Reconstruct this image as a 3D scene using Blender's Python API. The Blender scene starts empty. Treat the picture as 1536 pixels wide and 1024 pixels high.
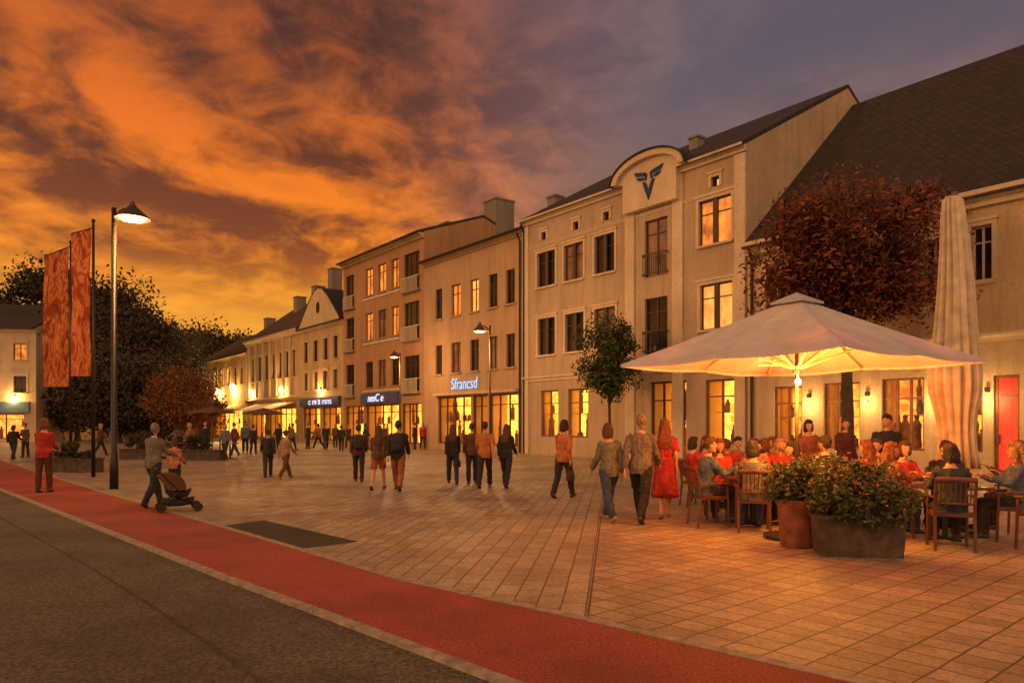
import bpy,bmesh,math,random
from mathutils import Vector as V, Matrix
C=bpy.context.scene.collection
R=math.radians
F=1100.;HZ=636.;EYE=1.6
def G(px,py,z=0): Y=EYE*F/(py-HZ); return V(((px-768)/F*Y,Y,z))
def W(px,Y,z=0): return V(((px-768)/F*Y,Y,z))
# ---------------------------------------------------------------- node helpers
def newmat(name):
    m=bpy.data.materials.new(name); m.use_nodes=True
    nt=m.node_tree; nt.nodes.clear()
    o=nt.nodes.new('ShaderNodeOutputMaterial'); b=nt.nodes.new('ShaderNodeBsdfPrincipled')
    nt.links.new(b.outputs[0],o.inputs[0]); return m,nt,b,o
def N(nt,t,**k):
    n=nt.nodes.new(t)
    for a,v in k.items(): setattr(n,a,v)
    return n
def c4(c): return (c[0],c[1],c[2],1)
def ramp(nt,stops,src):
    r=N(nt,'ShaderNodeValToRGB'); el=r.color_ramp.elements
    while len(el)<len(stops): el.new(.5)
    for e,(p,c) in zip(el,stops): e.position=p; e.color=c4(c)
    nt.links.new(src,r.inputs[0]); return r.outputs[0]
def noise(nt,vec,scale,detail=4,rough=.55,dist=0):
    n=N(nt,'ShaderNodeTexNoise'); n.inputs['Scale'].default_value=scale; n.inputs['Detail'].default_value=detail
    n.inputs['Roughness'].default_value=rough; n.inputs['Distortion'].default_value=dist
    if vec: nt.links.new(vec,n.inputs['Vector'])
    return n.outputs[0]
def mapping(nt,vec,scale=(1,1,1),rot=(0,0,0),loc=(0,0,0)):
    m=N(nt,'ShaderNodeMapping'); m.inputs['Scale'].default_value=scale; m.inputs['Rotation'].default_value=rot; m.inputs['Location'].default_value=loc
    nt.links.new(vec,m.inputs['Vector']); return m.outputs[0]
def math_(nt,op,a,b=None,c=None,clamp=False):
    n=N(nt,'ShaderNodeMath',operation=op,use_clamp=clamp)
    for i,v in enumerate((a,b,c)):
        if v is None: continue
        if isinstance(v,(int,float)): n.inputs[i].default_value=v
        else: nt.links.new(v,n.inputs[i])
    return n.outputs[0]
def mixc(nt,f,a,b,bt='MIX'):
    n=N(nt,'ShaderNodeMix',data_type='RGBA',blend_type=bt)
    for i,v in ((0,f),(6,a),(7,b)):
        if isinstance(v,(int,float)): n.inputs[i].default_value=v
        elif isinstance(v,tuple): n.inputs[i].default_value=c4(v)
        else: nt.links.new(v,n.inputs[i])
    return n.outputs[2]
def sstep(nt,x,a,b):
    n=N(nt,'ShaderNodeMapRange',interpolation_type='SMOOTHSTEP'); n.inputs[1].default_value=a; n.inputs[2].default_value=b
    nt.links.new(x,n.inputs[0]); return n.outputs[0]
def bump(nt,b,h,s=.3,d=.02):
    n=N(nt,'ShaderNodeBump'); n.inputs['Strength'].default_value=s; n.inputs['Distance'].default_value=d
    nt.links.new(h,n.inputs['Height']); nt.links.new(n.outputs[0],b.inputs['Normal'])
MC={}
def mat(name,col,rough=.7,var=.2,sc=6,bs=.2,metal=0,bsc=40,bd=.01):
    if name in MC: return MC[name]
    m,nt,b,o=newmat(name); tc=N(nt,'ShaderNodeTexCoord').outputs['Object']
    n=noise(nt,tc,sc,5)
    lo=tuple(x*(1-var) for x in col); hi=tuple(x*(1+var) for x in col)
    nt.links.new(ramp(nt,[(.3,lo),(.7,hi)],n),b.inputs['Base Color'])
    b.inputs['Roughness'].default_value=rough; b.inputs['Metallic'].default_value=metal
    if bs: bump(nt,b,noise(nt,tc,bsc,4),bs,bd)
    MC[name]=m; return m
def plaster(name,col,dirt=.45):
    m,nt,b,o=newmat(name); tc=N(nt,'ShaderNodeTexCoord').outputs['Object']
    n=noise(nt,tc,.5,6,.6); st=noise(nt,mapping(nt,tc,(2.2,2.2,.18)),1.2,6,.65)
    fine=noise(nt,tc,9,6,.75)
    c=ramp(nt,[(.25,tuple(x*.74 for x in col)),(.75,tuple(x*1.15 for x in col))],n)
    c=mixc(nt,math_(nt,'MULTIPLY',sstep(nt,st,.45,.72),dirt),c,tuple(x*.42 for x in col))
    c=mixc(nt,math_(nt,'MULTIPLY',sstep(nt,fine,.35,.7),.45),c,tuple(x*.52 for x in col))
    nt.links.new(c,b.inputs['Base Color']); b.inputs['Roughness'].default_value=.9
    bump(nt,b,noise(nt,tc,14,6,.75),.8,.035); return m
def cloth(name,col,var=.4):
    m,nt,b,o=newmat(name); tc=N(nt,'ShaderNodeTexCoord').outputs['Object']
    n=noise(nt,mapping(nt,tc,(1,1,.6)),9,6,.65,.8)
    nt.links.new(ramp(nt,[(.32,tuple(x*(1-var) for x in col)),(.68,tuple(x*(1+var) for x in col))],n),b.inputs['Base Color'])
    b.inputs['Roughness'].default_value=.85
    bump(nt,b,noise(nt,mapping(nt,tc,(1,1,.5)),14,4,.6,1.4),1.0,.05); return m
def emis(name,lo,hi,st,sc=1.3,kind='noise'):
    m,nt,b,o=newmat(name); tc=N(nt,'ShaderNodeTexCoord').outputs['Object']
    if kind=='shelf':
        br=N(nt,'ShaderNodeTexVoronoi',distance='CHEBYCHEV'); br.inputs['Scale'].default_value=3.2
        nt.links.new(mapping(nt,tc,(1,1,1.3)),br.inputs['Vector'])
        n=noise(nt,tc,.9,3); s=N(nt,'ShaderNodeSeparateColor'); nt.links.new(br.outputs['Color'],s.inputs[0])
        n=math_(nt,'ADD',math_(nt,'MULTIPLY',n,.75),math_(nt,'MULTIPLY',s.outputs[0],.3))
    else:
        n=noise(nt,mapping(nt,tc,(1,1,.6)),sc,5,.6)
    c=ramp(nt,[(.3,lo),(.68,hi)],n)
    nt.links.new(c,b.inputs['Emission Color']); b.inputs['Emission Strength'].default_value=st
    nt.links.new(c,b.inputs['Base Color']); b.inputs['Roughness'].default_value=.5; return m
def leafmat(name,a,b2,c,tr=.25):
    m,nt,b,o=newmat(name); g=N(nt,'ShaderNodeNewGeometry')
    tc=N(nt,'ShaderNodeTexCoord').outputs['Object']
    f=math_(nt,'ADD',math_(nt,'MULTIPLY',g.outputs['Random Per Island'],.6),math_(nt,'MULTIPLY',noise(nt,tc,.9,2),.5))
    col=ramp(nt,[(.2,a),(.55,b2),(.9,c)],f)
    nt.links.new(col,b.inputs['Base Color']); b.inputs['Roughness'].default_value=.6
    t=N(nt,'ShaderNodeBsdfTranslucent'); nt.links.new(col,t.inputs[0])
    mx=N(nt,'ShaderNodeMixShader'); mx.inputs[0].default_value=tr
    nt.links.new(b.outputs[0],mx.inputs[1]); nt.links.new(t.outputs[0],mx.inputs[2]); nt.links.new(mx.outputs[0],o.inputs[0]); return m
# ---------------------------------------------------------------- mesh helpers
def box(bm,x0,x1,y0,y1,z0,z1):
    v=[bm.verts.new((x,y,z)) for z in (z0,z1) for y in (y0,y1) for x in (x0,x1)]
    for f in ((0,2,3,1),(4,5,7,6),(0,1,5,4),(2,6,7,3),(0,4,6,2),(1,3,7,5)): bm.faces.new([v[i] for i in f])
def obox(bm,p,ux,uy,uz,hx,hy,hz):
    v=[bm.verts.new(p+ux*(a*hx)+uy*(b*hy)+uz*(c*hz)) for c in (-1,1) for b in (-1,1) for a in (-1,1)]
    for f in ((0,2,3,1),(4,5,7,6),(0,1,5,4),(2,6,7,3),(0,4,6,2),(1,3,7,5)): bm.faces.new([v[i] for i in f])
def tube(bm,pts,rad,n=8,flat=1.0,ref=None):
    pts=[V(p) for p in pts]; rings=[]
    if not hasattr(rad,'__len__'): rad=[rad]*len(pts)
    for i,p in enumerate(pts):
        t=(pts[min(i+1,len(pts)-1)]-pts[max(i-1,0)])
        if t.length<1e-7: t=V((0,0,1))
        t.normalize(); r=V(ref) if ref else (V((1,0,0)) if abs(t.x)<.85 else V((0,1,0)))
        u=(r-t*r.dot(t)).normalized(); w=t.cross(u)
        rings.append([bm.verts.new(p+u*(rad[i]*math.cos(2*math.pi*k/n))+w*(rad[i]*flat*math.sin(2*math.pi*k/n))) for k in range(n)])
    for a,b in zip(rings,rings[1:]):
        for k in range(n): bm.faces.new((a[k],a[(k+1)%n],b[(k+1)%n],b[k]))
    bm.faces.new(rings[0][::-1]); bm.faces.new(rings[-1])
def loft(bm,rings,n=16,cap=True,wave=None):
    rs=[]
    for i,(c,u,v) in enumerate(rings):
        L=[]
        for k in range(n):
            a=2*math.pi*k/n; s=1+(wave(i,a) if wave else 0)
            L.append(bm.verts.new(V(c)+V(u)*(math.cos(a)*s)+V(v)*(math.sin(a)*s)))
        rs.append(L)
    for a,b in zip(rs,rs[1:]):
        for k in range(n): bm.faces.new((a[k],a[(k+1)%n],b[(k+1)%n],b[k]))
    if cap: bm.faces.new(rs[0][::-1]); bm.faces.new(rs[-1])
def lathe(bm,prof,c=(0,0,0),n=20):
    loft(bm,[((c[0],c[1],c[2]+z),(r,0,0),(0,r,0)) for r,z in prof],n)
def ell(bm,c,rx,ry,rz,M=None,seg=12,fn=None):
    r=bmesh.ops.create_uvsphere(bm,u_segments=seg,v_segments=max(6,seg//2+2),radius=1)
    for v in r['verts']:
        p=V((v.co.x*rx,v.co.y*ry,v.co.z*rz))
        if fn: p=fn(p)
        if M: p=M@p
        v.co=p+V(c)
def prism(bm,poly,y0,y1):
    a=[bm.verts.new((x,y0,z)) for x,z in poly]; b=[bm.verts.new((x,y1,z)) for x,z in poly]; n=len(poly)
    bm.faces.new(a); bm.faces.new(b[::-1])
    for k in range(n): bm.faces.new((a[k],b[k],b[(k+1)%n],a[(k+1)%n]))
def obj(name,bm,m,parent=None,smooth=False,mods=None):
    bmesh.ops.recalc_face_normals(bm,faces=bm.faces)
    me=bpy.data.meshes.new(name); bm.to_mesh(me); bm.free(); me.materials.append(m)
    if smooth:
        for p in me.polygons: p.use_smooth=True
    o=bpy.data.objects.new(name,me); C.objects.link(o)
    if parent: o.parent=parent
    return o
def BM(): return bmesh.new()
def tag(o,label,cat,group=None,kind=None):
    o['label']=label; o['category']=cat
    if group: o['group']=group
    if kind: o['kind']=kind
    return o
def thing(name,label,cat,loc=(0,0,0),rz=0,group=None):
    o=bpy.data.objects.new(name,None); C.objects.link(o); o.location=loc; o.rotation_euler=(0,0,rz)
    return tag(o,label,cat,group)
def sheet(name,pts,z,m,label,cat):
    bm=BM(); bm.faces.new([bm.verts.new((p[0],p[1],z)) for p in pts])
    o=obj(name,bm,m); 
    if o.data.polygons[0].normal.z<0: o.data.flip_normals()
    return tag(o,label,cat,kind='structure')
def text(s,size,m,parent,loc,name='lettering',ext=.02,rot=(math.pi/2,0,0),sx=1,shear=0,off=-.004):
    cu=bpy.data.curves.new('t','FONT'); cu.body=s; cu.size=size; cu.extrude=ext; cu.align_x='CENTER'; cu.offset=off; cu.shear=shear
    t=bpy.data.objects.new('t',cu); C.objects.link(t)
    dg=bpy.context.evaluated_depsgraph_get(); me=bpy.data.meshes.new_from_object(t.evaluated_get(dg)); bpy.data.objects.remove(t)
    me.materials.clear(); me.materials.append(m)
    o=bpy.data.objects.new(name,me); C.objects.link(o); o.parent=parent; o.location=loc; o.rotation_euler=rot; o.scale=(sx,1,1); return o
def plight(parent,loc,en,col=(1,.5,.16),size=.06):
    l=bpy.data.lights.new('bulb_light','POINT'); l.energy=en; l.color=col; l.shadow_soft_size=size; o=bpy.data.objects.new('light',l); C.objects.link(o)
    if parent: o.parent=parent
    o.location=loc
# ---------------------------------------------------------------- materials
def paving(name,ang,bw,rh,off,c1,c2):
    m,nt,b,o=newmat(name); tc=N(nt,'ShaderNodeTexCoord').outputs['Object']
    br=N(nt,'ShaderNodeTexBrick'); br.offset=off
    for k,v in (('Scale',1.0),('Mortar Size',.010),('Mortar Smooth',.4),('Brick Width',bw),('Row Height',rh),('Bias',0.0)): br.inputs[k].default_value=v
    br.inputs['Color1'].default_value=c4(c1); br.inputs['Color2'].default_value=c4(c2); br.inputs['Mortar'].default_value=(.030,.022,.016,1)
    wob=N(nt,'ShaderNodeTexNoise'); wob.inputs['Scale'].default_value=3.0; nt.links.new(tc,wob.inputs['Vector'])
    vm=N(nt,'ShaderNodeVectorMath',operation='MULTIPLY_ADD'); nt.links.new(wob.outputs['Color'],vm.inputs[0]); vm.inputs[1].default_value=(.02,.02,0); nt.links.new(tc,vm.inputs[2])
    nt.links.new(mapping(nt,vm.outputs[0],rot=(0,0,R(-ang))),br.inputs['Vector'])
    big=noise(nt,tc,.30,6,.65); fine=noise(nt,tc,20,7,.85); mid=noise(nt,tc,2.3,6,.7)
    c=mixc(nt,math_(nt,'MULTIPLY',sstep(nt,big,.4,.68),.6),br.outputs['Color'],(.13,.10,.072))
    c=mixc(nt,math_(nt,'MULTIPLY',sstep(nt,mid,.45,.7),.5),c,(.12,.092,.066))
    c=mixc(nt,math_(nt,'MULTIPLY',sstep(nt,fine,.42,.60),.55),c,(.085,.066,.048))
    nt.links.new(c,b.inputs['Base Color']); nt.links.new(math_(nt,'ADD',math_(nt,'MULTIPLY',big,.5),.22),b.inputs['Roughness'])
    h=math_(nt,'ADD',math_(nt,'MULTIPLY',br.outputs['Fac'],-1.0),math_(nt,'MULTIPLY',fine,1.2))
    bump(nt,b,h,1.0,.018); return m
def asphalt(name,lo,hi,sp=60):
    m,nt,b,o=newmat(name); tc=N(nt,'ShaderNodeTexCoord').outputs['Object']
    n=noise(nt,tc,sp,5,.85); g=noise(nt,tc,.6,6,.65)
    c=ramp(nt,[(.42,lo),(.60,hi)],n)
    c=mixc(nt,math_(nt,'MULTIPLY',sstep(nt,g,.4,.65),.5),c,tuple(x*.6 for x in lo))
    nt.links.new(c,b.inputs['Base Color']); b.inputs['Roughness'].default_value=.8; bump(nt,b,n,1.0,.02); return m
M_pl=paving('paving slabs running',82.2,.44,.22,.5,(.56,.43,.30),(.36,.27,.19))
M_pr=paving('paving slabs grid',131,.30,.24,0,(.56,.41,.27),(.37,.265,.175))
M_road=asphalt('asphalt',(.036,.030,.026),(.20,.165,.135),30)
M_red=asphalt('red asphalt',(.20,.030,.017),(.52,.095,.055),36)
M_patch=asphalt('dark asphalt patch',(.02,.018,.017),(.07,.055,.045),60)
M_kerb=mat('kerb granite',(.27,.22,.17),.8,.4,9,.6)
M_far=mat('far ground',(.08,.065,.045),.9,.3,.1,0)
def roofmat(name,a,b2):
    m,nt,b,o=newmat(name); tc=N(nt,'ShaderNodeTexCoord').outputs['Object']
    br=N(nt,'ShaderNodeTexBrick'); 
    for k,v in (('Scale',1.0),('Mortar Size',.02),('Brick Width',.28),('Row Height',.22)): br.inputs[k].default_value=v
    br.inputs['Color1'].default_value=c4(a); br.inputs['Color2'].default_value=c4(b2); br.inputs['Mortar'].default_value=(.008,.007,.006,1)
    sx=N(nt,'ShaderNodeSeparateXYZ'); nt.links.new(tc,sx.inputs[0]); cb=N(nt,'ShaderNodeCombineXYZ')
    nt.links.new(sx.outputs[0],cb.inputs[0]); nt.links.new(math_(nt,'ADD',sx.outputs[1],math_(nt,'MULTIPLY',sx.outputs[2],.6)),cb.inputs[1])
    nt.links.new(cb.outputs[0],br.inputs['Vector'])
    g=noise(nt,tc,.6,6,.65)
    c=mixc(nt,math_(nt,'MULTIPLY',sstep(nt,g,.42,.7),.6),br.outputs['Color'],tuple(x*.4 for x in a))
    nt.links.new(c,b.inputs['Base Color']); b.inputs['Roughness'].default_value=.75
    bump(nt,b,math_(nt,'MULTIPLY',br.outputs['Fac'],-1),.8,.03); return m
M_roof=roofmat('roof tiles dark',(.046,.030,.022),(.022,.016,.013))
M_roof2=roofmat('roof tiles brown',(.085,.05,.034),(.055,.035,.026))
M_bank=plaster('plaster bank',(.48,.35,.235)); M_banktrim=plaster('plaster trim cream',(.66,.51,.36),.25)
M_mid=plaster('plaster tan',(.48,.31,.185)); M_pink=plaster('plaster ochre',(.42,.235,.115))
M_yel=plaster('plaster yellow',(.56,.38,.19)); M_beige=plaster('plaster beige',(.60,.45,.28)); M_grey=plaster('plaster grey',(.24,.20,.18))
M_house=plaster('plaster house',(.56,.40,.25))
M_frame=mat('window frame brown',(.045,.022,.013),.6,.2,8,.1); M_framew=mat('window frame pale',(.5,.42,.33),.6,.15,8,.1)
M_dark=mat('dark metal',(.03,.025,.022),.45,.2,10,.1,.6); M_steel=mat('grey metal',(.10,.085,.075),.4,.2,10,.1,.7)
m,nt,b,o=newmat('dark glass'); tcg=N(nt,'ShaderNodeTexCoord').outputs['Object']
nt.links.new(ramp(nt,[(.35,(.010,.007,.006)),(.7,(.05,.028,.018))],noise(nt,mapping(nt,tcg,(1,1,.4)),1.6,3)),b.inputs['Base Color']); b.inputs['Roughness'].default_value=.12; b.inputs['Specular IOR Level'].default_value=.35; M_glass=m
bump(nt,b,noise(nt,tcg,.9,2),.15,.05)
M_amb=emis('lit room amber',(.22,.05,.008),(1.0,.34,.05),.95,1.8)
M_ambw=emis('lit room warm',(.6,.18,.03),(1.0,.44,.09),1.1,2.2)
M_dim=emis('dim room',(.012,.005,.003),(.16,.045,.012),.8,1.8)
M_shop=emis('lit shop interior',(.50,.15,.010),(1.0,.46,.055),2.9,kind='shelf')
M_shopo=emis('lit cafe interior',(.40,.075,.01),(1.0,.32,.03),2.3,kind='shelf')
M_goods=mat('shop goods',(.20,.09,.035),.6,.8,3,.1); M_inner=mat('shop inner wall',(.6,.40,.16),.7,.1,3,0)
m,nt,b,o=newmat('shop glass'); tr=N(nt,'ShaderNodeBsdfTransparent'); gl=N(nt,'ShaderNodeBsdfGlossy'); gl.inputs['Roughness'].default_value=.05
mx=N(nt,'ShaderNodeMixShader'); mx.inputs[0].default_value=.07; nt.links.new(tr.outputs[0],mx.inputs[1]); nt.links.new(gl.outputs[0],mx.inputs[2]); nt.links.new(mx.outputs[0],o.inputs[0]); M_sg=m
def solid_em(name,c,s):
    m,nt,b,o=newmat(name); b.inputs['Base Color'].default_value=c4(c); b.inputs['Emission Color'].default_value=c4(c); b.inputs['Emission Strength'].default_value=s; return m
M_blue=solid_em('blue neon',(.22,.55,1.0),1.0); M_whiteneon=solid_em('white sign light',(.55,.66,1.0),.9); M_bulb=solid_em('lamp bulb',(1,.62,.2),12); M_lampg=solid_em('street lamp glass',(1,.50,.14),5)
M_heat=solid_em('heater element',(1,.16,.03),6)
M_emb=mat('emblem blue',(.010,.035,.13),.8,.1,5,0); M_fascia=mat('sign fascia',(.05,.06,.16),.5,.2,3,0)
M_reddoor=emis('red lit door',(.40,.012,.008),(.85,.05,.02),.75)
M_wood=mat('chair wood',(.10,.030,.013),.5,.4,7,.2); M_bark=mat('bark',(.07,.045,.03),.95,.4,5,.8,0,18,.04)
M_wframe=mat('window frame wood',(.17,.07,.03),.6,.3,7,.2)
M_terra=mat('terracotta',(.20,.06,.03),.8,.5,6,.7); M_pbox=mat('planter weathered',(.06,.038,.024),.8,.6,7,.8)
M_white=mat('railing white',(.48,.40,.32),.6,.1,5,.05)
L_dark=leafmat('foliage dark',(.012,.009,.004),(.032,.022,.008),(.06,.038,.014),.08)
L_hill=leafmat('foliage far',(.028,.017,.008),(.05,.030,.012),(.075,.045,.018),.05)
L_red=leafmat('foliage copper',(.040,.013,.007),(.14,.036,.014),(.32,.09,.028))
L_green=leafmat('foliage green',(.018,.030,.007),(.055,.075,.016),(.15,.15,.035))
L_bush=leafmat('foliage bush',(.016,.028,.008),(.055,.080,.022),(.16,.16,.05))
L_or=leafmat('foliage orange',(.05,.018,.006),(.16,.055,.016),(.27,.10,.025))
M_flower=mat('flowers',(.5,.08,.05),.7,.5,20,0)
# ---------------------------------------------------------------- ground
k1=[(-56,64),(-12.4,17.8),(-3.06,7.69),(-1.06,5.6),(-.15,4.64),(3.9,.5),(13.8,-9.4)]
k2=[(-70,86),(-22.8,32.6),(-9.8,17.4),(-4.55,11.43),(-1.15,7.52),(.7,5.886),(1.80,4.835),(5.8,1.1),(15.7,-8)]
sheet('ground',[(-600,-300),(600,-300),(600,900),(-600,900)],-.14,M_far,'dark open ground stretching to the horizon behind the town','ground')
sheet('road',k1+[(-20,-30),(-90,-30),(-90,64)],-.025,M_road,'dark grey asphalt road across the lower left corner','road')
sheet('bike_path',k1+k2[::-1],0,M_red,'red asphalt cycle path curving between road and plaza','path')
bl=[(-.2,0),(.743,6.54),(3.6,27.5),(11.4,84.5)]
j=V((.62,5.957))
sheet('plaza_paving',[k2[0]]+list(k2[1:5])+[(j.x,j.y),bl[2],(14,104)]+[(-70,104)],0,M_pl,'pale stone plaza paving of long slabs left of the seam','paving')
sheet('plaza_paving',[(j.x,j.y)]+[k2[5],k2[6],k2[7],k2[8],(60,-8),(60,104),(14,104),bl[2]],0,M_pr,'warm stone grid paving under the cafe tables on the right','paving')
def strip(name,pts,w,z0,z1,m,label,side=1):
    pts=[V((p[0],p[1])) for p in pts]; bm=BM(); rows=[]
    for i,p in enumerate(pts):
        t=(pts[min(i+1,len(pts)-1)]-pts[max(i-1,0)]).normalized(); n=V((-t.y,t.x))*side
        q=p+n*w; rows.append([bm.verts.new((p.x,p.y,z0)),bm.verts.new((p.x,p.y,z1)),bm.verts.new((q.x,q.y,z1)),bm.verts.new((q.x,q.y,z0))])
    for a,b in zip(rows,rows[1:]):
        for k in range(3): bm.faces.new((a[k],a[k+1],b[k+1],b[k]))
    return tag(obj(name,bm,m),label,'kerb',kind='structure')
strip('kerb',k1,.09,-.1,.008,M_kerb,'pale granite kerb between asphalt road and red path',1)
strip('kerb_edging',k2,.10,-.02,.006,M_kerb,'pale edging stones between red path and plaza',1)
seam=[(G(0,775).x-8,G(0,775).y+8)]+[tuple(G(x,y)[:2]) for x,y in ((0,775),(120,840),(210,895),(310,960),(400,1024))]+[(1.2,.8)]
strip('road_joint',seam,.03,-.024,-.020,mat('joint',(.045,.036,.03),.9,.5,5,.4),'dark joint line running along the asphalt road',1)
sheet('asphalt_patch',[tuple(G(x,y)[:2]) for x,y in ((328,789),(395,780),(537,812),(455,822))],.004,M_patch,'dark asphalt patch set in the plaza beside the red path','paving')
strip('paving_seam',[(j.x,j.y),bl[2]],.016,-.01,.004,mat('seam stone',(.07,.05,.04),.8,.4,9,.4),'thin dark seam between the two paving fields',1)
# ---------------------------------------------------------------- buildings
e=V((.6074,-.7944,0)); nb=V((.7944,.6074,0)); P0=V((9.11,28.46,0)); RZ=math.atan2(-.7944,.6074)
def ax(px): return -((F/((px+73)*.0324))-28.46)/.7944
def wallmesh(bm,L,H,ops,w,Hr,rev=.3):
    xs=sorted({0,L}|{round(v,4) for o in ops for v in o[:2]}); zs=sorted({0,H}|{round(v,4) for o in ops for v in o[2:4]})
    vd={}
    def vv(x,z):
        if (x,z) not in vd: vd[(x,z)]=bm.verts.new((x,0,z))
        return vd[(x,z)]
    for x0,x1 in zip(xs,xs[1:]):
        for z0,z1 in zip(zs,zs[1:]):
            cx,cz=(x0+x1)/2,(z0+z1)/2
            if any(o[0]<cx<o[1] and o[2]<cz<o[3] for o in ops): continue
            bm.faces.new((vv(x0,z0),vv(x1,z0),vv(x1,z1),vv(x0,z1)))
    for o in ops:
        x0,x1,z0,z1=o[:4]; q=[(x0,z0),(x1,z0),(x1,z1),(x0,z1)]
        a=[bm.verts.new((x,0,z)) for x,z in q]; b=[bm.verts.new((x,rev,z)) for x,z in q]
        for k in range(4): bm.faces.new((a[k],a[(k+1)%4],b[(k+1)%4],b[k]))
    for x in (0,L):
        bm.faces.new([bm.verts.new(p) for p in ((x,0,0),(x,0,H),(x,w,Hr),(x,2*w,H),(x,2*w,0))])
    bm.faces.new([bm.verts.new(p) for p in ((0,2*w,0),(L,2*w,0),(L,2*w,H),(0,2*w,H))])
def bars(bm,x0,x1,z0,z1,y0,y1,t,leaves,transom):
    box(bm,x0,x0+t,y0,y1,z0,z1); box(bm,x1-t,x1,y0,y1,z0,z1)
    box(bm,x0+t,x1-t,y0,y1,z0,z0+t); box(bm,x0+t,x1-t,y0,y1,z1-t,z1)
    for k in range(1,leaves):
        x=x0+(x1-x0)*k/leaves; box(bm,x-t*.6,x+t*.6,y0+.003,y1-.003,z0+t,z1-t)
    if transom:
        z=z0+(z1-z0)*transom; box(bm,x0+t,x1-t,y0+.006,y1-.006,z-t*.4,z+t*.4)
class Bld:
    def __init__(s,name,label,L,H,w,Hr,wm,rm,loc,rz,cat='building',over=.45,group=None):
        s.L=L-.01; s.H=H; s.w=w; s.Hr=Hr; s.wm=wm; s.rm=rm; s.ops=[]; s.over=over
        s.root=thing(name,label,cat,loc,rz,group)
    def win(s,x0,x1,z0,z1,kind='dark',leaves=2,transom=.68,sill=True,trim=None,fr=None,split=False):
        x0=round(x0,4);x1=round(x1,4)
        s.ops.append((x0,x1,z0,z1)); r=s.root; t=.055
        bm=BM(); bars(bm,x0+.004,x1-.004,z0+.004,z1-.004,.12,.19,t,leaves,transom)
        if split: xm_=(x0+x1)/2; box(bm,xm_-.11,xm_+.11,.02,.115,z0+.004,z1-.004)
        wdw=obj('window',bm,fr or M_frame,r)
        pm={'dark':M_glass,'amb':M_amb,'warm':M_ambw,'dim':M_dim}[kind]
        bm=BM(); bm.faces.new([bm.verts.new(p) for p in ((x0+.01,.165,z0+.01),(x1-.01,.165,z0+.01),(x1-.01,.165,z1-.01),(x0+.01,.165,z1-.01))]); obj('pane',bm,pm,wdw)
        if sill: bm=BM(); box(bm,x0-.1,x1+.1,-.12,.1,z0-.09,z0-.004); obj('sill',bm,trim or s.wm,wdw)
        if trim:
            bm=BM(); q=.13
            box(bm,x0-q,x0-.003,-.045,.01,z0,z1+q); box(bm,x1+.003,x1+q,-.045,.01,z0,z1+q); box(bm,x0-.003,x1+.003,-.045,.01,z1+.003,z1+q)
            box(bm,x0-q-.05,x1+q+.05,-.09,.01,z1+q+.002,z1+q+.09); obj('surround',bm,trim,wdw)
        return wdw
    def shop(s,x0,x1,z0,z1,em=None,leaves=2,transom=.78,fr=None,deep=1.3,goods=10,seed=1):
        x0=round(x0,4);x1=round(x1,4); s.ops.append((x0,x1,z0,z1)); r=s.root
        bm=BM(); bars(bm,x0+.004,x1-.004,z0+.004,z1-.004,.1,.18,.07,leaves,transom); wd=obj('shop_window',bm,fr or M_frame,r)
        bm=BM(); bm.faces.new([bm.verts.new(p) for p in ((x0+.02,.14,z0+.02),(x1-.02,.14,z0+.02),(x1-.02,.14,z1-.02),(x0+.02,.14,z1-.02))]); obj('pane',bm,M_sg,wd)
        bm=BM(); Y1=deep; bm.faces.new([bm.verts.new(p) for p in ((x0,Y1,z0),(x1,Y1,z0),(x1,Y1,z1),(x0,Y1,z1))]); obj('interior_wall',bm,em or M_shop,wd)
        bm=BM()
        for q in (((x0,.302,z0),(x1,.302,z0),(x1,Y1,z0),(x0,Y1,z0)),((x0,.302,z1),(x1,.302,z1),(x1,Y1,z1),(x0,Y1,z1)),((x0,.302,z0),(x0,Y1,z0),(x0,Y1,z1),(x0,.302,z1)),((x1,.302,z0),(x1,Y1,z0),(x1,Y1,z1),(x1,.302,z1))):
            bm.faces.new([bm.verts.new(p) for p in q])
        obj('interior_lining',bm,M_inner,wd)
        rr=random.Random(seed); bm=BM()
        for k in range(goods):
            x=rr.uniform(x0+.1,x1-.35); wd_=rr.uniform(.12,.35); h=rr.choice((.25,.4,.6,1.0))*(z1-z0)*.5; y=rr.uniform(.45,Y1-.35)
            zb=z0 if rr.random()<.65 else z0+(z1-z0)*.5
            lathe(bm,[(wd_*.35,0),(wd_*.5,h*.1),(wd_*.42,h*.55),(wd_*.5,h*.7),(wd_*.2,h*.85),(wd_*.28,h*.95),(wd_*.1,h)],(x+wd_/2,y,zb),8)
            if zb>z0: box(bm,max(x0+.02,x-.3),min(x1-.02,x+.5),y-.12,y+.12,zb-.03-k*.002,zb-.004-k*.002)
        g=obj('display_goods',bm,M_goods,wd); g['kind']='stuff'
        return wd
    def cornice(s,z,p=.3,h=.35,m=None,name='cornice',x0=0,x1=None,parent=None):
        x1=s.L if x1 is None else x1; bm=BM()
        prism_=[(0.01,z-h),(-p*.35,z-h),(-p*.4,z-h*.6),(-p*.8,z-h*.35),(-p,z-h*.3),(-p,z),(0.01,z)]
        a=[bm.verts.new((x0,y,q)) for y,q in prism_]; b=[bm.verts.new((x1,y,q)) for y,q in prism_]; n=len(a)
        bm.faces.new(a);bm.faces.new(b[::-1])
        for k in range(n): bm.faces.new((a[k],b[k],b[(k+1)%n],a[(k+1)%n]))
        return obj(name,bm,m or s.wm,s.root)
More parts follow.
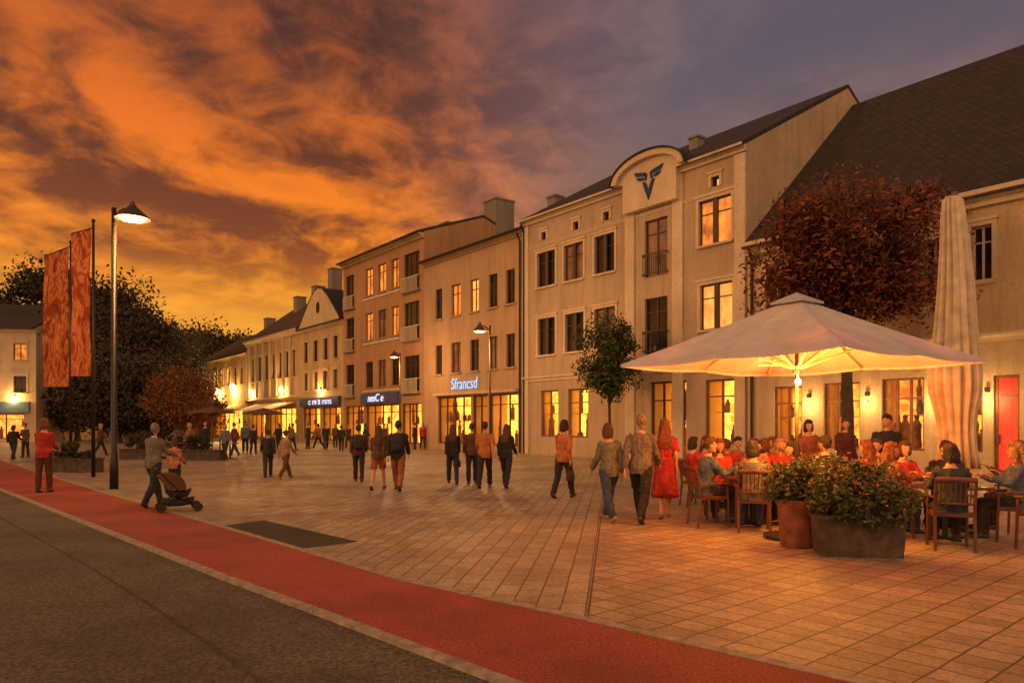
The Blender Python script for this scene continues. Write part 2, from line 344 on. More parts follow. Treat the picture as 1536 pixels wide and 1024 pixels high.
    def finish(s,roof=True,x0=-.02,x1=None):
        bm=BM(); wallmesh(bm,s.L,s.H,s.ops,s.w,s.Hr); s.wall=obj('wall',bm,s.wm,s.root)
        if not roof: return
        x1=s.L+.02 if x1 is None else x1; bm=BM(); w,H,Hr=s.w,s.H,s.Hr; sl=(Hr-H)/w; o=s.over; t=.16
        for sgn in (1,-1):
            def yy(y): return y if sgn==1 else 2*w-y
            pr=[(yy(-o),H-o*sl+.02),(yy(-o),H-o*sl+.02+t),(w,Hr+t+.02),(w,Hr+.02)]
            xa,xb=(x0,x1) if sgn==1 else (x0+.002,x1-.002)
            a=[bm.verts.new((xa,y,z)) for y,z in pr]; b=[bm.verts.new((xb,y,z)) for y,z in pr]
            bm.faces.new(a);bm.faces.new(b)
            for k in range(4):
                if k==2: continue
                bm.faces.new((a[k],b[k],b[(k+1)%4],a[(k+1)%4]))
        s.roof=obj('roof',bm,s.rm,s.root); return s.roof
    def gutter(s):
        bm=BM(); sl=(s.Hr-s.H)/s.w; z=s.H-s.over*sl+.04; tube(bm,[(0,-s.over-.06,z),(s.L,-s.over-.06,z)],.08,8); obj('gutter',bm,M_dark,s.root)
    def chimney(s,x,y,z0,z1,a=.4,b=.4,m=None):
        bm=BM(); box(bm,x-a,x+a,y-b,y+b,z0,z1); box(bm,x-a-.06,x+a+.06,y-b-.06,y+b+.06,z1+.002,z1+.12); obj('chimney',bm,m or M_grey,s.roof)
    def pipe(s,x,z1):
        bm=BM(); tube(bm,[(x,-.09,.05),(x,-.09,z1-.5),(x,-.3,z1-.1)],.055,8); obj('downpipe',bm,M_dark,s.root)
    def band(s,x0,x1,z0,z1,y0,y1,m,name='band'):
        bm=BM(); box(bm,x0,x1,y0,y1,z0,z1); return obj(name,bm,m,s.root)
    def lantern(s,x,z,en,m=None,r=.1):  # also places lamps that are added only to brighten a house front
        bm=BM(); box(bm,x-.05,x+.05,-.14,.01,z+.25,z+.4); lp=obj('wall_or_fill_lamp',bm,M_dark,s.root)
        bm=BM(); lathe(bm,[(r*.3,0),(r*.9,r*.5),(r,r*2),(r*.3,r*2.6)],(x,-.2,z),10); obj('lamp_glass',bm,M_bulb,lp)
        if en: plight(s.root,(x,-.45,z),en,(1,.55,.18),.1)
def street(name,label,pl,pr,H,w,Hr,wm,rm,**k):
    a=ax(pl); b=Bld(name,label,ax(pr)-a,H,w,Hr,wm,rm,P0+e*a,RZ,**k); b.a=a; b.X=lambda px: ax(px)-a; return b
# ---- bank
B=street('bank_building','cream three storey building with curved gable and blue winged emblem',785,1120,12.5,7.63,16.75,M_bank,M_roof,over=.3)
X=B.X; T=M_banktrim
for (p,q,k2_) in ((806,833,'dark'),(846,875,'dim'),(892,922,'dark')): B.win(X(p),X(q),8.75,10.55,k2_,2,.7,trim=T,split=True)
for (p,q,k2_) in ((807,833,'dark'),(848,876,'dark'),(892,923,'dim')): B.win(X(p),X(q),5.2,7.1,k2_,2,.7,trim=T,split=True)
B.win(X(1048),X(1097),8.9,10.75,'amb',2,.7,trim=T,split=True); B.win(X(1050),X(1099),5.45,7.3,'warm',2,.7,trim=T,split=True)
for z0,z1,kk in ((8.1,10.6,'dim'),(4.7,7.15,'dark')):
    wd=B.win(X(967),X(1001),z0,z1,kk,2,.75,sill=False,trim=None)
    bm=BM(); x0,x1=X(967)-.05,X(1001)+.05
    for z in (z0+.08,z0+.95): box(bm,x0,x1,-.16,-.12,z,z+.05)
    for i in range(11): x=x0+(x1-x0)*(i+.5)/11; box(bm,x-.015,x+.015,-.15,-.13,z0+.13,z0+.95)
    for x in (x0,x1-.04): box(bm,x,x+.04,-.12,.05,z0+.08,z0+.13);box(bm,x,x+.04,-.12,.05,z0+.9,z0+.95)
    obj('balcony_grille',bm,M_dark,B.root)
for p,q in ((811,837),(852,882)): B.shop(X(p),X(q),.95,3.35,M_shop,2,.72,deep=.8,goods=4,seed=p,fr=M_wframe)
B.shop(X(976),X(1029),.05,3.45,M_shop,3,.76,deep=1.6,goods=12,seed=3,fr=M_frame)
B.shop(X(1058),X(1106),.8,3.4,M_shop,2,.74,deep=1.2,goods=7,seed=9,fr=M_wframe)
for p in (812,860,905,1067):
    x=X(p); B.win(x,x+.4,11.2,11.6,'dark',1,0,sill=False,trim=T)
B.finish(); B.cornice(12.5,.32,.3,T); B.cornice(4.1,.16,.25,T,'string_course'); B.cornice(11.0,.07,.12,T,'string_course')
cx0,cx1=X(945),X(1018); cm=(X(931)+X(1034))/2; hw=(X(1034)-X(931))/2
for x in (cx0-.25,cx1-.3): B.band(x,x+.55,0.02,12.15,-.09,.012,T,'pilaster')
B.band(X(1103),X(1119),0.02,12.15,-.09,.012,T,'pilaster'); B.band(.02,.5,0.02,12.15,-.085,.012,T,'pilaster')
rs=.88
arc=[(cm+hw*math.cos(a),12.45+rs*math.sin(a)) for a in [math.pi*i/24 for i in range(25)]]
bm=BM(); prism(bm,arc+[(cm-hw*.78,12.4),(cm-hw*.78,11.1),(cm+hw*.78,11.1),(cm+hw*.78,12.4)],-.34,.5); ped=obj('gable',bm,T,B.root)
bm=BM(); o1=[(cm+(hw+.1)*math.cos(a),12.46+(rs+.11)*math.sin(a)) for a in [math.pi*i/24 for i in range(25)]]; i1=[(cm+(hw-.2)*math.cos(a),12.46+(rs-.13)*math.sin(a)) for a in [math.pi*i/24 for i in range(25)]]
prism(bm,o1+i1[::-1],-.55,-.345); obj('gable_moulding',bm,M_banktrim,ped)
bm=BM(); o2=[(cm+(hw+.16)*math.cos(a),12.47+(rs+.19)*math.sin(a)) for a in [math.pi*i/24 for i in range(25)]]; prism(bm,o2+[(x,z-.07) for x,z in o2[::-1]],-.62,2.5); obj('gable_roof',bm,M_roof,ped)
bm=BM()
for sg in (-1,1):
    for pl in ([(.88,.70),(.20,.56),(.25,.42),(.76,.50)],[(.74,.42),(.30,.34),(.34,.22),(.62,.27)],[(0,-.78),(0,-.34),(.16,.08),(.36,.14),(.18,-.35)],[(.16,.17),(.08,.46),(.17,.54),(.24,.20)]):
        prism(bm,[(cm+.04+sg*a*.95,12.1+z*.92) for a,z in pl],-.40,-.345)
obj('emblem',bm,M_emb,B.root); B.pipe(.15,12.4)
B.chimney(X(955),4.2,14.4,15.4,.25,.25); B.chimney(X(880),3.5,14.0,14.95,.2,.2,M_roof)
# ---- middle
B=street('shop_building','tan three storey building with blue neon lettering over its shopfront',636,785,12.15,5.0,14.3,M_mid,M_roof2,over=.35); X=B.X
ks=['dark','amb','warm','dark','dark']
for i,(p,q) in enumerate(((653,663),(677,691),(705,718),(733,746),(759,772))):
    B.win(X(p),X(q),8.25,10.15,ks[i],2,.7,trim=None)
    B.win(X(p),X(q),4.75,6.6,'dim' if i in(1,3) else 'dark',2,.7,trim=None)
B.shop(X(657),X(706),.4,3.3,M_shop,4,.8,goods=16,seed=5); B.shop(X(709),X(731),.05,3.3,M_shop,2,.8,goods=3,seed=6,deep=2); B.shop(X(734),X(777),.4,3.3,M_shop,3,.8,goods=12,seed=7)
B.finish(); B.cornice(12.1,.3,.3); B.gutter(); B.pipe(B.L-.2,12)
B.band(X(655),X(779),3.38,3.52,-.3,.012,M_beige,'shop_canopy')
text('Sfrancsd',.98,M_blue,B.root,(X(698),-.12,3.72),sx=.86,ext=.012,shear=.1,off=-.006)
B.chimney(X(752),4.0,13.3,15.0,.35,.35)
# ---- balcony block
B=street('apartment_building','ochre four storey apartment block with white railed balconies',515,636,14.2,4.75,15.9,M_pink,M_roof,over=.5); X=B.X
zf=[(11.1,13.1),(7.8,9.8),(4.3,6.2)]
lit={(0,1),(0,2),(0,3),(1,1),(1,3)}
for f,(z0,z1) in enumerate(zf):
    for i,(p,q) in enumerate(((519,531),(548,559),(567,579),(587,598),(606,629))):
        B.win(X(p),X(q),z0-(.5 if i in(0,4) else 0),z1,'amb' if (f,i) in lit else ('dim' if i==2 else 'dark'),2 if i!=4 else 3,.72)
    for p,q in ((517,533),(604,631)):
        x0,x1=X(p)+.1,X(q); yb=-.22; bm=BM(); box(bm,x0,x1,yb-.02,.01,z0-.68,z0-.6); bl_=obj('balcony',bm,M_grey,B.root)
        bm=BM(); box(bm,x0,x1,yb,yb+.05,z0+.30,z0+.36)
        for i in range(int((x1-x0)/.16)): box(bm,x0+i*.16,x0+i*.16+.045,yb+.01,yb+.04,z0-.6,z0+.30)
        for x in (x0,x1-.05): box(bm,x,x+.05,yb+.055,0,z0+.30,z0+.36)
        obj('railing',bm,M_white,bl_)
    B.band(X(545),X(600),z0-.35,z0-.15,-.06,.012,M_beige)
B.shop(X(519),X(545),.3,3.0,M_shop,3,.8,goods=8,seed=11); B.shop(X(549),X(598),.3,3.0,M_shop,4,.8,goods=14,seed=12); B.shop(X(603),X(632),.3,3.0,M_shop,3,.8,goods=9,seed=13)
B.finish(); B.cornice(14.1,.45,.3,M_beige); B.gutter()
B.band(X(546),X(601),3.08,3.85,-.3,.012,M_fascia,'shop_sign'); text('nesC e',.78,M_whiteneon,B.root,(X(569),-.34,3.24),sx=1.1,shear=.2,off=.004)
B.chimney(B.L-.7,6.6,15.0,17.4,.75,.8); B.chimney(B.L-5,5.0,15.2,16.5,.5,.4)
# ---- gabled
B=street('gabled_house','yellow house with round window in its front gable and lit shopfront',450,515,9.9,5.5,12.6,M_yel,M_roof,over=.4); X=B.X
for p,q in ((456,462),(470,477),(485,492),(500,507)):
    B.win(X(p),X(q),6.9,8.7,'dark',2,.7,trim=M_beige); B.win(X(p),X(q),4.5,6.0,'dim',2,.7,trim=M_beige)
B.shop(X(455),X(480),.3,3.0,M_shop,3,.8,goods=8,seed=21); B.shop(X(484),X(511),.3,3.0,M_shop,3,.8,goods=8,seed=22)
B.finish(); B.cornice(9.85,.3,.3,M_beige)
xm=X(482); gw=4.3
gp=[(xm-gw,9.9),(xm-gw*.8,10.7),(xm-gw*.45,12.0),(xm-gw*.2,12.7),(xm,12.9),(xm+gw*.2,12.7),(xm+gw*.45,12.0),(xm+gw*.8,10.7),(xm+gw,9.9)]
bm=BM(); prism(bm,gp,-.3,.35); gb=obj('gable',bm,M_beige,B.root)
bm=BM(); prism(bm,[(xm+(x-xm)*1.03,z+.09) for x,z in gp]+[(x,z+.01) for x,z in gp[::-1]],-.33,3.2); obj('gable_roof',bm,M_roof,gb)
bm=BM(); prism(bm,[(xm+.32*math.cos(a),11.3+.48*math.sin(a)) for a in [math.tau*i/20 for i in range(20)]],-.34,-.302); obj('round_window',bm,M_glass,gb)
B.band(X(454),X(512),3.1,3.85,-.3,.012,M_fascia,'shop_sign'); text('c m a mns',.78,M_whiteneon,B.root,(X(485),-.34,3.24),sx=1.5)
B.chimney(X(457),4.5,11.6,14.6,.4,.4); B.lantern(X(482),4.3,260)
# ---- further
B=street('terraced_house','long yellow house with pilasters and brown tiled roof',370,450,10.2,5.5,14.2,M_yel,M_roof2,over=.4); X=B.X
for i in range(7):
    p=377+i*10.3; B.win(X(p),X(p+4.5),5.9,8.3,'dark' if i%3 else 'dim',2,.7,trim=M_beige); B.band(X(p-3.6),X(p-2.0),4.3,9.6,-.12,.012,M_beige,'pilaster')
B.shop(X(376),X(398),.3,3.1,M_shop,3,.8,goods=6,seed=31); B.shop(X(404),X(444),.3,3.1,M_shop,5,.8,goods=10,seed=32)
B.finish(); B.cornice(10.1,.45,.5,M_beige); B.cornice(4.1,.25,.3,M_beige,'string_course'); B.chimney(X(410),4.5,12.8,15.2,.5,.5); B.chimney(X(440),4.0,12.8,16.0,.5,.5); B.chimney(X(385),4.5,12.8,14.8,.5,.5)
bm=BM(); a=[bm.verts.new(p) for p in ((X(385),-.1,3.6),(X(444),-.1,3.6),(X(444),-2.2,2.9),(X(385),-2.2,2.9))]; bm.faces.new(a); obj('awning',bm,M_house,B.root)
B.lantern(X(380),4.6,480,r=.2); B.lantern(X(425),4.6,480,r=.2)  # both lamps added to brighten the dull house front
B=street('corner_house','small bright yellow house at far end of the row',300,369.5,9.2,5,12.4,mat('yellow corner plaster',(.62,.42,.15),.9,.2,2,.3),M_roof,over=.4); X=B.X
for i in range(5):
    p=322+i*9.6; B.win(X(p),X(p+4),5.9,7.7,'warm' if i in(1,) else 'dark',2,.7,trim=M_beige)
B.shop(X(322),X(364),.3,3.1,M_shop,6,.8,goods=8,seed=41)
B.finish(); B.cornice(9.1,.3,.3,M_beige); B.chimney(X(350),4,11,13.4,.5,.5)
bm=BM(); a=[bm.verts.new(p) for p in ((X(320),-.1,3.7),(X(366),-.1,3.7),(X(366),-2.4,3.0),(X(320),-2.4,3.0))]; bm.faces.new(a); obj('awning',bm,M_house,B.root)
B.lantern(X(352),5.2,1100,r=.3); B.lantern(X(330),5.0,900,r=.25)  # right lamp is a real one, left lamp added to brighten the front
# ---- right house
B=street('cafe_house','cream house with big dark tiled roof behind the cafe tables',1121,1760,8.6,8.0,15.9,M_house,M_roof,over=.35); X=B.X
B.shop(X(1160),X(1203),.75,3.0,M_shopo,2,.72,fr=M_wframe,goods=6,seed=51); B.shop(X(1235),X(1290),.75,3.05,M_shopo,3,.72,fr=M_wframe,goods=8,seed=52); B.shop(X(1322),X(1386),.75,3.1,M_shopo,3,.72,fr=M_wframe,goods=10,seed=53)
B.shop(X(1432),X(1474),.75,3.1,M_shopo,2,.72,fr=M_wframe,goods=6,seed=54)
B.win(X(1457),X(1488),5.9,7.55,'dark',2,.7,trim=M_banktrim,fr=M_framew)
for p,q in ((1150,1178),(1225,1258),(1310,1345),(1385,1416),(1570,1605)): B.win(X(p),X(q),5.6,7.4,'dark',2,.7,trim=M_banktrim,fr=M_framew)
x0,x1=X(1490),X(1529); B.ops.append((round(x0,4),round(x1,4),.05,3.05)); x0,x1=round(x0,4),round(x1,4)
bm=BM(); bars(bm,x0+.004,x1-.004,.06,3.04,.1,.18,.08,1,.8); dr=obj('door',bm,M_wframe,B.root)
bm=BM(); box(bm,x0+.01,x1-.01,.14,.16,.06,3.04); obj('door_panel',bm,M_reddoor,dr)
bm=BM(); box(bm,x0+.12,x0+.15,.04,.1,1.0,1.3); obj('door_handle',bm,M_steel,dr)
B.finish(); B.cornice(8.55,.4,.45,M_banktrim); B.cornice(4.3,.15,.25,M_banktrim,'string_course'); B.pipe(.25,8.4)
for p in (1215,1302,1405,1482): B.lantern(X(p),2.3,70,r=.03)  # invented wall lamps with tiny fittings, added to warm the cafe wall
# ---- other side
B=Bld('corner_building','pale three storey building at left edge with bluish shop strip',16,10.2,6,13.0,M_beige,M_roof,V((-58.4,63.8,0)),R(6)); 
for i in range(7):
    for z in (7.3,4.4): B.win(.9+i*2.2,2.0+i*2.2,z,z+1.5,'amb' if (i+int(z))%4==1 else 'dark',2,.7,trim=M_banktrim)
B.shop(1,15,.3,2.5,M_shopo,9,.8,goods=10,seed=61); B.finish(); B.cornice(10.1,.3,.3,M_banktrim); B.band(.5,15.5,2.65,3.6,-.25,.012,mat('pale blue fascia',(.10,.17,.24),.5,.2,3,0),'shop_sign'); B.chimney(6,4,12,14.6,.5,.5)
B.lantern(14.2,3.9,250)
B=Bld('village_house','small distant house with pale blue grey gable roof behind dark trees',9,7.6,2.9,11.6,M_grey,mat('pale roof',(.22,.23,.25),.7,.2,2,.1),W(293,112),R(80),over=.5)
for i in range(3): B.win(1.2+i*2.6,2.2+i*2.6,4.6,6.0,'dark')
B.finish()
# ---------------------------------------------------------------- trees
def crown(name,par,c,rad,ncl,nl,size,m,seed,spread=.28,fl=.0):
    rr=random.Random(seed); vs=[];fs=[]; cl=[]
    for k in range(ncl):
        while True:
            p=V([rr.uniform(-1,1) for _ in range(3)])
            if .25<p.length<1: break
        p=p*(.78+.22*rr.random()); cl.append(V((p.x*rad[0],p.y*rad[1],p.z*rad[2]*(1 if p.z>0 else .85)))+V(c))
    mr=min(rad)
    for i in range(nl):
        q=cl[i%ncl]; s=mr*spread*(.6+.8*((i%ncl)*37%10)/10)
        d=V((rr.gauss(0,1),rr.gauss(0,1),rr.gauss(0,.8))); 
        if d.length>2.2: d*=2.2/d.length
        p=q+d*s*.62; u=V([rr.gauss(0,1) for _ in range(3)]).normalized(); w=u.orthogonal().normalized(); sz=size*rr.uniform(.5,1.15)
        n=u.cross(w)*sz*.15
        b=len(vs); vs+= [p-u*sz,p-w*sz*.5+n,p+u*sz,p+w*sz*.5+n]; fs.append((b,b+1,b+2,b+3))
    me=bpy.data.meshes.new(name); me.from_pydata(vs,[],fs); me.materials.append(m); o=bpy.data.objects.new(name,me); C.objects.link(o); o.parent=par; return o,cl
def tree(label,loc,h,rad,cb,m,nl,size,seed,group=None,ncl=45,tr=.16,name='tree',spread=.28):
    t=thing(name,label,'tree',loc,0,group); c=(0,0,(h+cb)/2)
    cr,cl=crown('crown',t,c,(rad,rad*.95,(h-cb)/2),ncl,nl,size,m,seed,spread)
    rr=random.Random(seed+1); bm=BM(); top=cb+(h-cb)*.55
    tube(bm,[(0,0,-.05),(.02*h/5,0,cb*.5),(0,.02,cb),(.03,0,top)],[tr*1.3,tr,tr*.85,tr*.3],9)
    for q in rr.sample(cl,min(12,len(cl))):
        s=V((0,0,cb*.85+rr.random()*(top-cb)*.7)); md=(s+q)/2+V((0,0,.08*h*.3)); tube(bm,[s,md,q],[tr*.45,tr*.28,tr*.08],6)
    obj('trunk',bm,M_bark,t,True); return t
tree('broad copper leaved tree standing behind the open cafe umbrella',W(1270,21.5),9.3,2.75,3.7,L_red,27000,.11,3,ncl=80,tr=.17,spread=.27)
tree('slim young green tree in front of the cream building',W(914,31.3),6.4,1.15,2.5,L_green,7500,.11,8,ncl=24,tr=.07,spread=.42)
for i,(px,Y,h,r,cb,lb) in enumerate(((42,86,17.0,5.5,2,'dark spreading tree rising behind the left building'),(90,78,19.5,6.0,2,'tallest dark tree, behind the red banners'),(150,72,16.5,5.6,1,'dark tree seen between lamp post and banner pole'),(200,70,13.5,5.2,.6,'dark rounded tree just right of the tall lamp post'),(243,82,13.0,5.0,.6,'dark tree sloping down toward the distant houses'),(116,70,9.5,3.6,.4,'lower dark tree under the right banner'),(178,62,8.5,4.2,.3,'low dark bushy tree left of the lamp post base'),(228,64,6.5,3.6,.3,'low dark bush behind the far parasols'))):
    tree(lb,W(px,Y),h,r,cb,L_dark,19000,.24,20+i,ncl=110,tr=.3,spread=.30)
for i,(px,Y,h) in enumerate(((262,150,21),(292,158,22.5),(322,160,23),(348,165,22.5),(232,140,21),(375,172,21))):
    tree(['distant dark tree above the pale blue gable','distant dark tree right of the pale blue gable','distant dark tree left of the corner house roof','distant dark tree peeping over the corner house roof','distant dark tree merging with the left tree row','distant dark tree behind the terraced house chimneys'][i],W(px,Y),h,8.5,3,L_hill,12000,.45,40+i,ncl=80,tr=.4,spread=.32)
tree('small rust coloured tree on plaza near the far cafe parasols',W(272,52),5.6,2.4,1.2,L_or,6500,.13,60,ncl=32,tr=.09,spread=.4)
tree('low reddish tree beside the far corner house shops',W(300,60),4.6,1.9,1.0,L_or,4000,.15,61,ncl=22,tr=.09,spread=.4)
bm=BM(); n=110; rows=[]; hr_=random.Random(5)
for i in range(n+1):
    x=-440+i*880/n; hgt=44+7*math.sin(i*.27)+3*math.sin(i*.8)+hr_.uniform(-1.6,1.6)
    rows.append([bm.verts.new((x,250,-1)),bm.verts.new((x,320,hgt*.7)),bm.verts.new((x,380,hgt)),bm.verts.new((x,520,-1))])
for a,b in zip(rows,rows[1:]):
    for k in range(3): bm.faces.new((a[k],b[k],b[k+1],a[k+1]))
tag(obj('hills',bm,mat('wooded hill',(.05,.030,.016),.95,.6,.12,1,0,.4,2),None,False),'low dark wooded hill beyond the end of the street','hill',kind='structure')
def hedge(label,loc,sx,sy,h,seed,rz=0):
    t=thing('planter',label,'planter',loc,rz); bm=BM()
    box(bm,-sx,sx,-sy,sy,0,.42); box(bm,-sx-.03,sx+.03,-sy-.03,sy+.03,.422,.47); obj('planter_box',bm,M_pbox,t)
    crown('foliage',t,(0,0,.45+h*.4),(sx*.95,sy*1.1,h*.55),14,1800,.06,L_dark,seed,.45)
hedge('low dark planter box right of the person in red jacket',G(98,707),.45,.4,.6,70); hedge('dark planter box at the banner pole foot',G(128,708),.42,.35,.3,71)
hedge('long dark planter left of the far cafe tables',G(300,690),1.0,.4,.7,72); hedge('dark planter behind the person with stroller',G(215,688),.9,.4,.8,73); hedge('dark planter box between the tall lamp post and far cafe',G(258,684),1.1,.4,.6,74)
# ---------------------------------------------------------------- street lamps and banners
def lamp(label,loc,h,arm,side,r=.07,head=.34,power=250,rz=0):
    t=thing('street_lamp',label,'street lamp',loc,rz,'street lamps on the plaza'); bm=BM()
    tube(bm,[(0,0,0),(0,0,.9),(0,0,.92),(0,0,h)],[r*1.35,r*1.3,r,r*.75],14); obj('pole',bm,M_dark,t,True)
    bm=BM(); tube(bm,[(0,0,h-.35),(side*arm*.5,0,h-.1),(side*arm,0,h-.02)],[.03,.028,.025],8); tube(bm,[(0,0,h-.15),(side*arm*.6,0,h-.22)],.015,6); obj('arm',bm,M_dark,t,True)
    bm=BM(); lathe(bm,[(.025,.30),(head*.22,.17),(head,-.12),(head*.97,-.14),(head*.3,.0),(.03,.08)][::-1],(side*(arm+head*.5),0,h-.14),28); sh=obj('lamp_shade',bm,M_steel,t,False)
    bm=BM(); lathe(bm,[(head*.8,-.12),(head*.62,-.19),(head*.1,-.22)][::-1],(side*(arm+head*.5),0,h-.12),20); obj('lamp_glass',bm,M_lampg,sh)
    plight(t,(side*(arm+head*.5),0,h-.6),power,(1,.50,.18),.2)
lamp('tall dark lamp post at left with glowing conical shade',G(171,733),6.95,.25,1,.075,.42,480)
lamp('slender lamp post in front of the neon lettered shop',G(735,690),6.0,.3,-1,.045,.3,520)
lamp('small distant lamp post in front of the balcony block',G(600,676),5.9,.2,-1,.045,.3,520)
m,nt,b,o=newmat('banner cloth'); tc=N(nt,'ShaderNodeTexCoord').outputs['Object']
nz=noise(nt,mapping(nt,tc,(2.6,2.6,.9)),1.0,6,.62,2.8); col=ramp(nt,[(.34,(.22,.022,.008)),(.48,(.42,.07,.015)),(.56,(.80,.28,.08)),(.62,(.40,.055,.014)),(.7,(.66,.20,.06))],nz)
nt.links.new(col,b.inputs['Base Color']); b.inputs['Roughness'].default_value=.7; t_=N(nt,'ShaderNodeBsdfTranslucent'); nt.links.new(col,t_.inputs[0]); mx=N(nt,'ShaderNodeMixShader'); mx.inputs[0].default_value=.45
nt.links.new(b.outputs[0],mx.inputs[1]); nt.links.new(t_.outputs[0],mx.inputs[2]); nt.links.new(mx.outputs[0],o.inputs[0]); M_ban=m
def banner(label,loc,h,z0,z1,w,rz,seed,dz):
    t=thing('banner_flag',label,'flag',loc,rz,'red banners on tall poles'); bm=BM()
    tube(bm,[(0,0,0),(0,0,h)],[.06,.035],12); tube(bm,[(0,0,z1+.02),(-w-.08,0,z1+.02-dz)],.018,8); tube(bm,[(0,0,z0),(-w-.08,0,z0)],.015,8); ell(bm,(0,0,h+.03),.06,.06,.06); obj('pole',bm,M_dark,t,True)
    bm=BM(); nx,nz=14,44; g=[]
    for i in range(nx+1):
        f=i/nx
        g.append([bm.verts.new((-.08-w*f,.045*math.sin(f*9+k*.12+seed)*(.4+.6*math.sin(math.pi*k/nz))+.02*math.sin(k*.35),z0+(z1-z0-dz*f)*k/nz)) for k in range(nz+1)])
    for i in range(nx):
        for k in range(nz): bm.faces.new((g[i][k],g[i+1][k],g[i+1][k+1],g[i][k+1]))
    obj('banner',bm,M_ban,t,True)
banner('wider red patterned banner, left of the pair',W(106,27.5),8.4,3.0,8.25,1.05,R(-8),0,.35)
banner('narrow red patterned banner, right of the pair',W(140,22.3),7.75,3.05,7.55,.56,R(6),2,.2)
# ---------------------------------------------------------------- umbrellas
m,nt,b,o=newmat('umbrella cloth'); tc=N(nt,'ShaderNodeTexCoord').outputs['Object']
col=ramp(nt,[(.3,(.36,.34,.38)),(.7,(.50,.46,.50))],noise(nt,tc,3,6,.7)); nt.links.new(col,b.inputs['Base Color']); b.inputs['Roughness'].default_value=.85
t_=N(nt,'ShaderNodeBsdfTranslucent'); nt.links.new(col,t_.inputs[0]); mx=N(nt,'ShaderNodeMixShader'); mx.inputs[0].default_value=.04
nt.links.new(b.outputs[0],mx.inputs[1]); nt.links.new(t_.outputs[0],mx.inputs[2]); nt.links.new(mx.outputs[0],o.inputs[0]); bump(nt,b,noise(nt,tc,5,5),.6,.04); M_umb=m
M_rib=mat('umbrella rib',(.75,.55,.28),.5,.1,5,0); M_pole=mat('umbrella pole',(.10,.07,.045),.6,.2,5,0)
def parasol(label,loc,rz,r,zt,ze,mt,name='cafe_umbrella',full=True,grp=None,n=10):
    t=thing(name,label,'umbrella',loc,rz,grp); cor=[V((r*math.cos(a),r*math.sin(a),0)) for a in (0,math.pi/2,math.pi,3*math.pi/2)]
    bm=BM()
    for s in range(4):
        A_,B_=cor[s],cor[(s+1)%4]; g=[]
        for i in range(n+1):
            u=.02+.98*i/n; row=[]
            for j_ in range(n+1):
                f=j_/n; p=A_.lerp(B_,f)*u; z=zt-(zt-ze)*(u**.92)-.035*u*abs(math.sin(2*math.pi*f))*1.0
                row.append(bm.verts.new((p.x*(1-.03*math.sin(math.pi*f)*u),p.y*(1-.03*math.sin(math.pi*f)*u),z)))
            g.append(row)
        for i in range(n):
            for k in range(n): bm.faces.new((g[i][k],g[i+1][k],g[i+1][k+1],g[i][k+1]))
        h=[bm.verts.new((v.co.x*1.001,v.co.y*1.001,v.co.z-.035)) for v in g[n]]
        for k in range(n): bm.faces.new((g[n][k],h[k],h[k+1],g[n][k+1]))
    bmesh.ops.remove_doubles(bm,verts=bm.verts,dist=.001)
    cn=obj('canopy',bm,mt,t,False)
    bm=BM(); tube(bm,[(0,0,0),(0,0,zt-.05)],.026,12); obj('pole',bm,M_pole,t,True)
    if full:
        bm=BM(); q=.36; zz=zt+.05
        a=[bm.verts.new((c.x/r*q,c.y/r*q,zt-.09)) for c in cor]; ap=bm.verts.new((0,0,zz)); a2=[bm.verts.new((c.x/r*q,c.y/r*q,zt-.12)) for c in cor]
        for k in range(4): bm.faces.new((a[k],a[(k+1)%4],ap)); bm.faces.new((a[k],a2[k],a2[(k+1)%4],a[(k+1)%4]))
        obj('vent_cap',bm,mt,cn)
        bm=BM(); lathe(bm,[(.05,0),(.06,.03),(.06,.12),(.04,.15)],(0,0,2.3),14); obj('hub',bm,M_pole,t)
        for k in range(8):
            d=cor[k//2] if k%2==0 else (cor[k//2]+cor[(k//2+1)%4])/2*.97
            zf=lambda u: zt-(zt-ze)*(u**.92)-.045
            bm=BM(); tube(bm,[(d.x*u,d.y*u,zf(u)) for u in (.03,.25,.5,.75,.97)],.02,6); rb=obj('rib',bm,M_rib,t)
            bm=BM(); tube(bm,[(d.x*.02,d.y*.02,2.38),(d.x*.52,d.y*.52,zf(.52)-.01)],.018,6); obj('strut',bm,M_rib,rb)
            if k%2==0:
                u0=d.normalized(); bm=BM(); c=d*.72; sdv=V((-u0.y,u0.x,0)); tube(bm,[c+V((0,0,zf(.72)-.1))-sdv*.25,c+V((0,0,zf(.72)-.1))+sdv*.25],.016,8); tube(bm,[c+V((0,0,zf(.72)-.09)),c+V((0,0,zf(.72)))],.008,6); obj('heater',bm,M_heat,t)
                plight(t,c*.95+V((0,0,zf(.72)-.28)),62,(1,.10,.02),.12)
        bm=BM(); lathe(bm,[(.45,0),(.45,.05),(.12,.08),(.06,.3)],(0,0,0),20); obj('base',bm,M_dark,t)
    return t
UC=V((4.0,10.3,0)); UM=parasol('large open pale umbrella glowing from below over cafe tables',UC,math.atan2(-.174,.985),2.45,3.4,2.47,M_umb)
bm=BM(); ell(bm,(0,-.09,2.19),.042,.042,.05); tube(bm,[(0,-.03,2.3),(0,-.09,2.24)],.012,6); obj('light_bulb',bm,M_bulb,UM,True)
plight(UM,(0,-.30,2.05),170,(1,.40,.05)); plight(UM,(.2,.5,2.1),150,(1,.38,.045))
mt2=mat('brown parasol cloth',(.09,.04,.018),.85,.2,4,.1)
for i,(px,py,lb) in enumerate(((318,680,'dark brown parasol by the rust coloured tree'),(395,676,'brown parasol in front of long yellow house'))):
    parasol(lb,G(px,py),.5,1.3,2.6,2.25,mt2,'far_parasol',False,'brown parasols of the far cafe',6)
t=thing('closed_umbrella','tall closed cream umbrella hanging in folds at right',"umbrella",(7.06,11.7,0)); bm=BM()
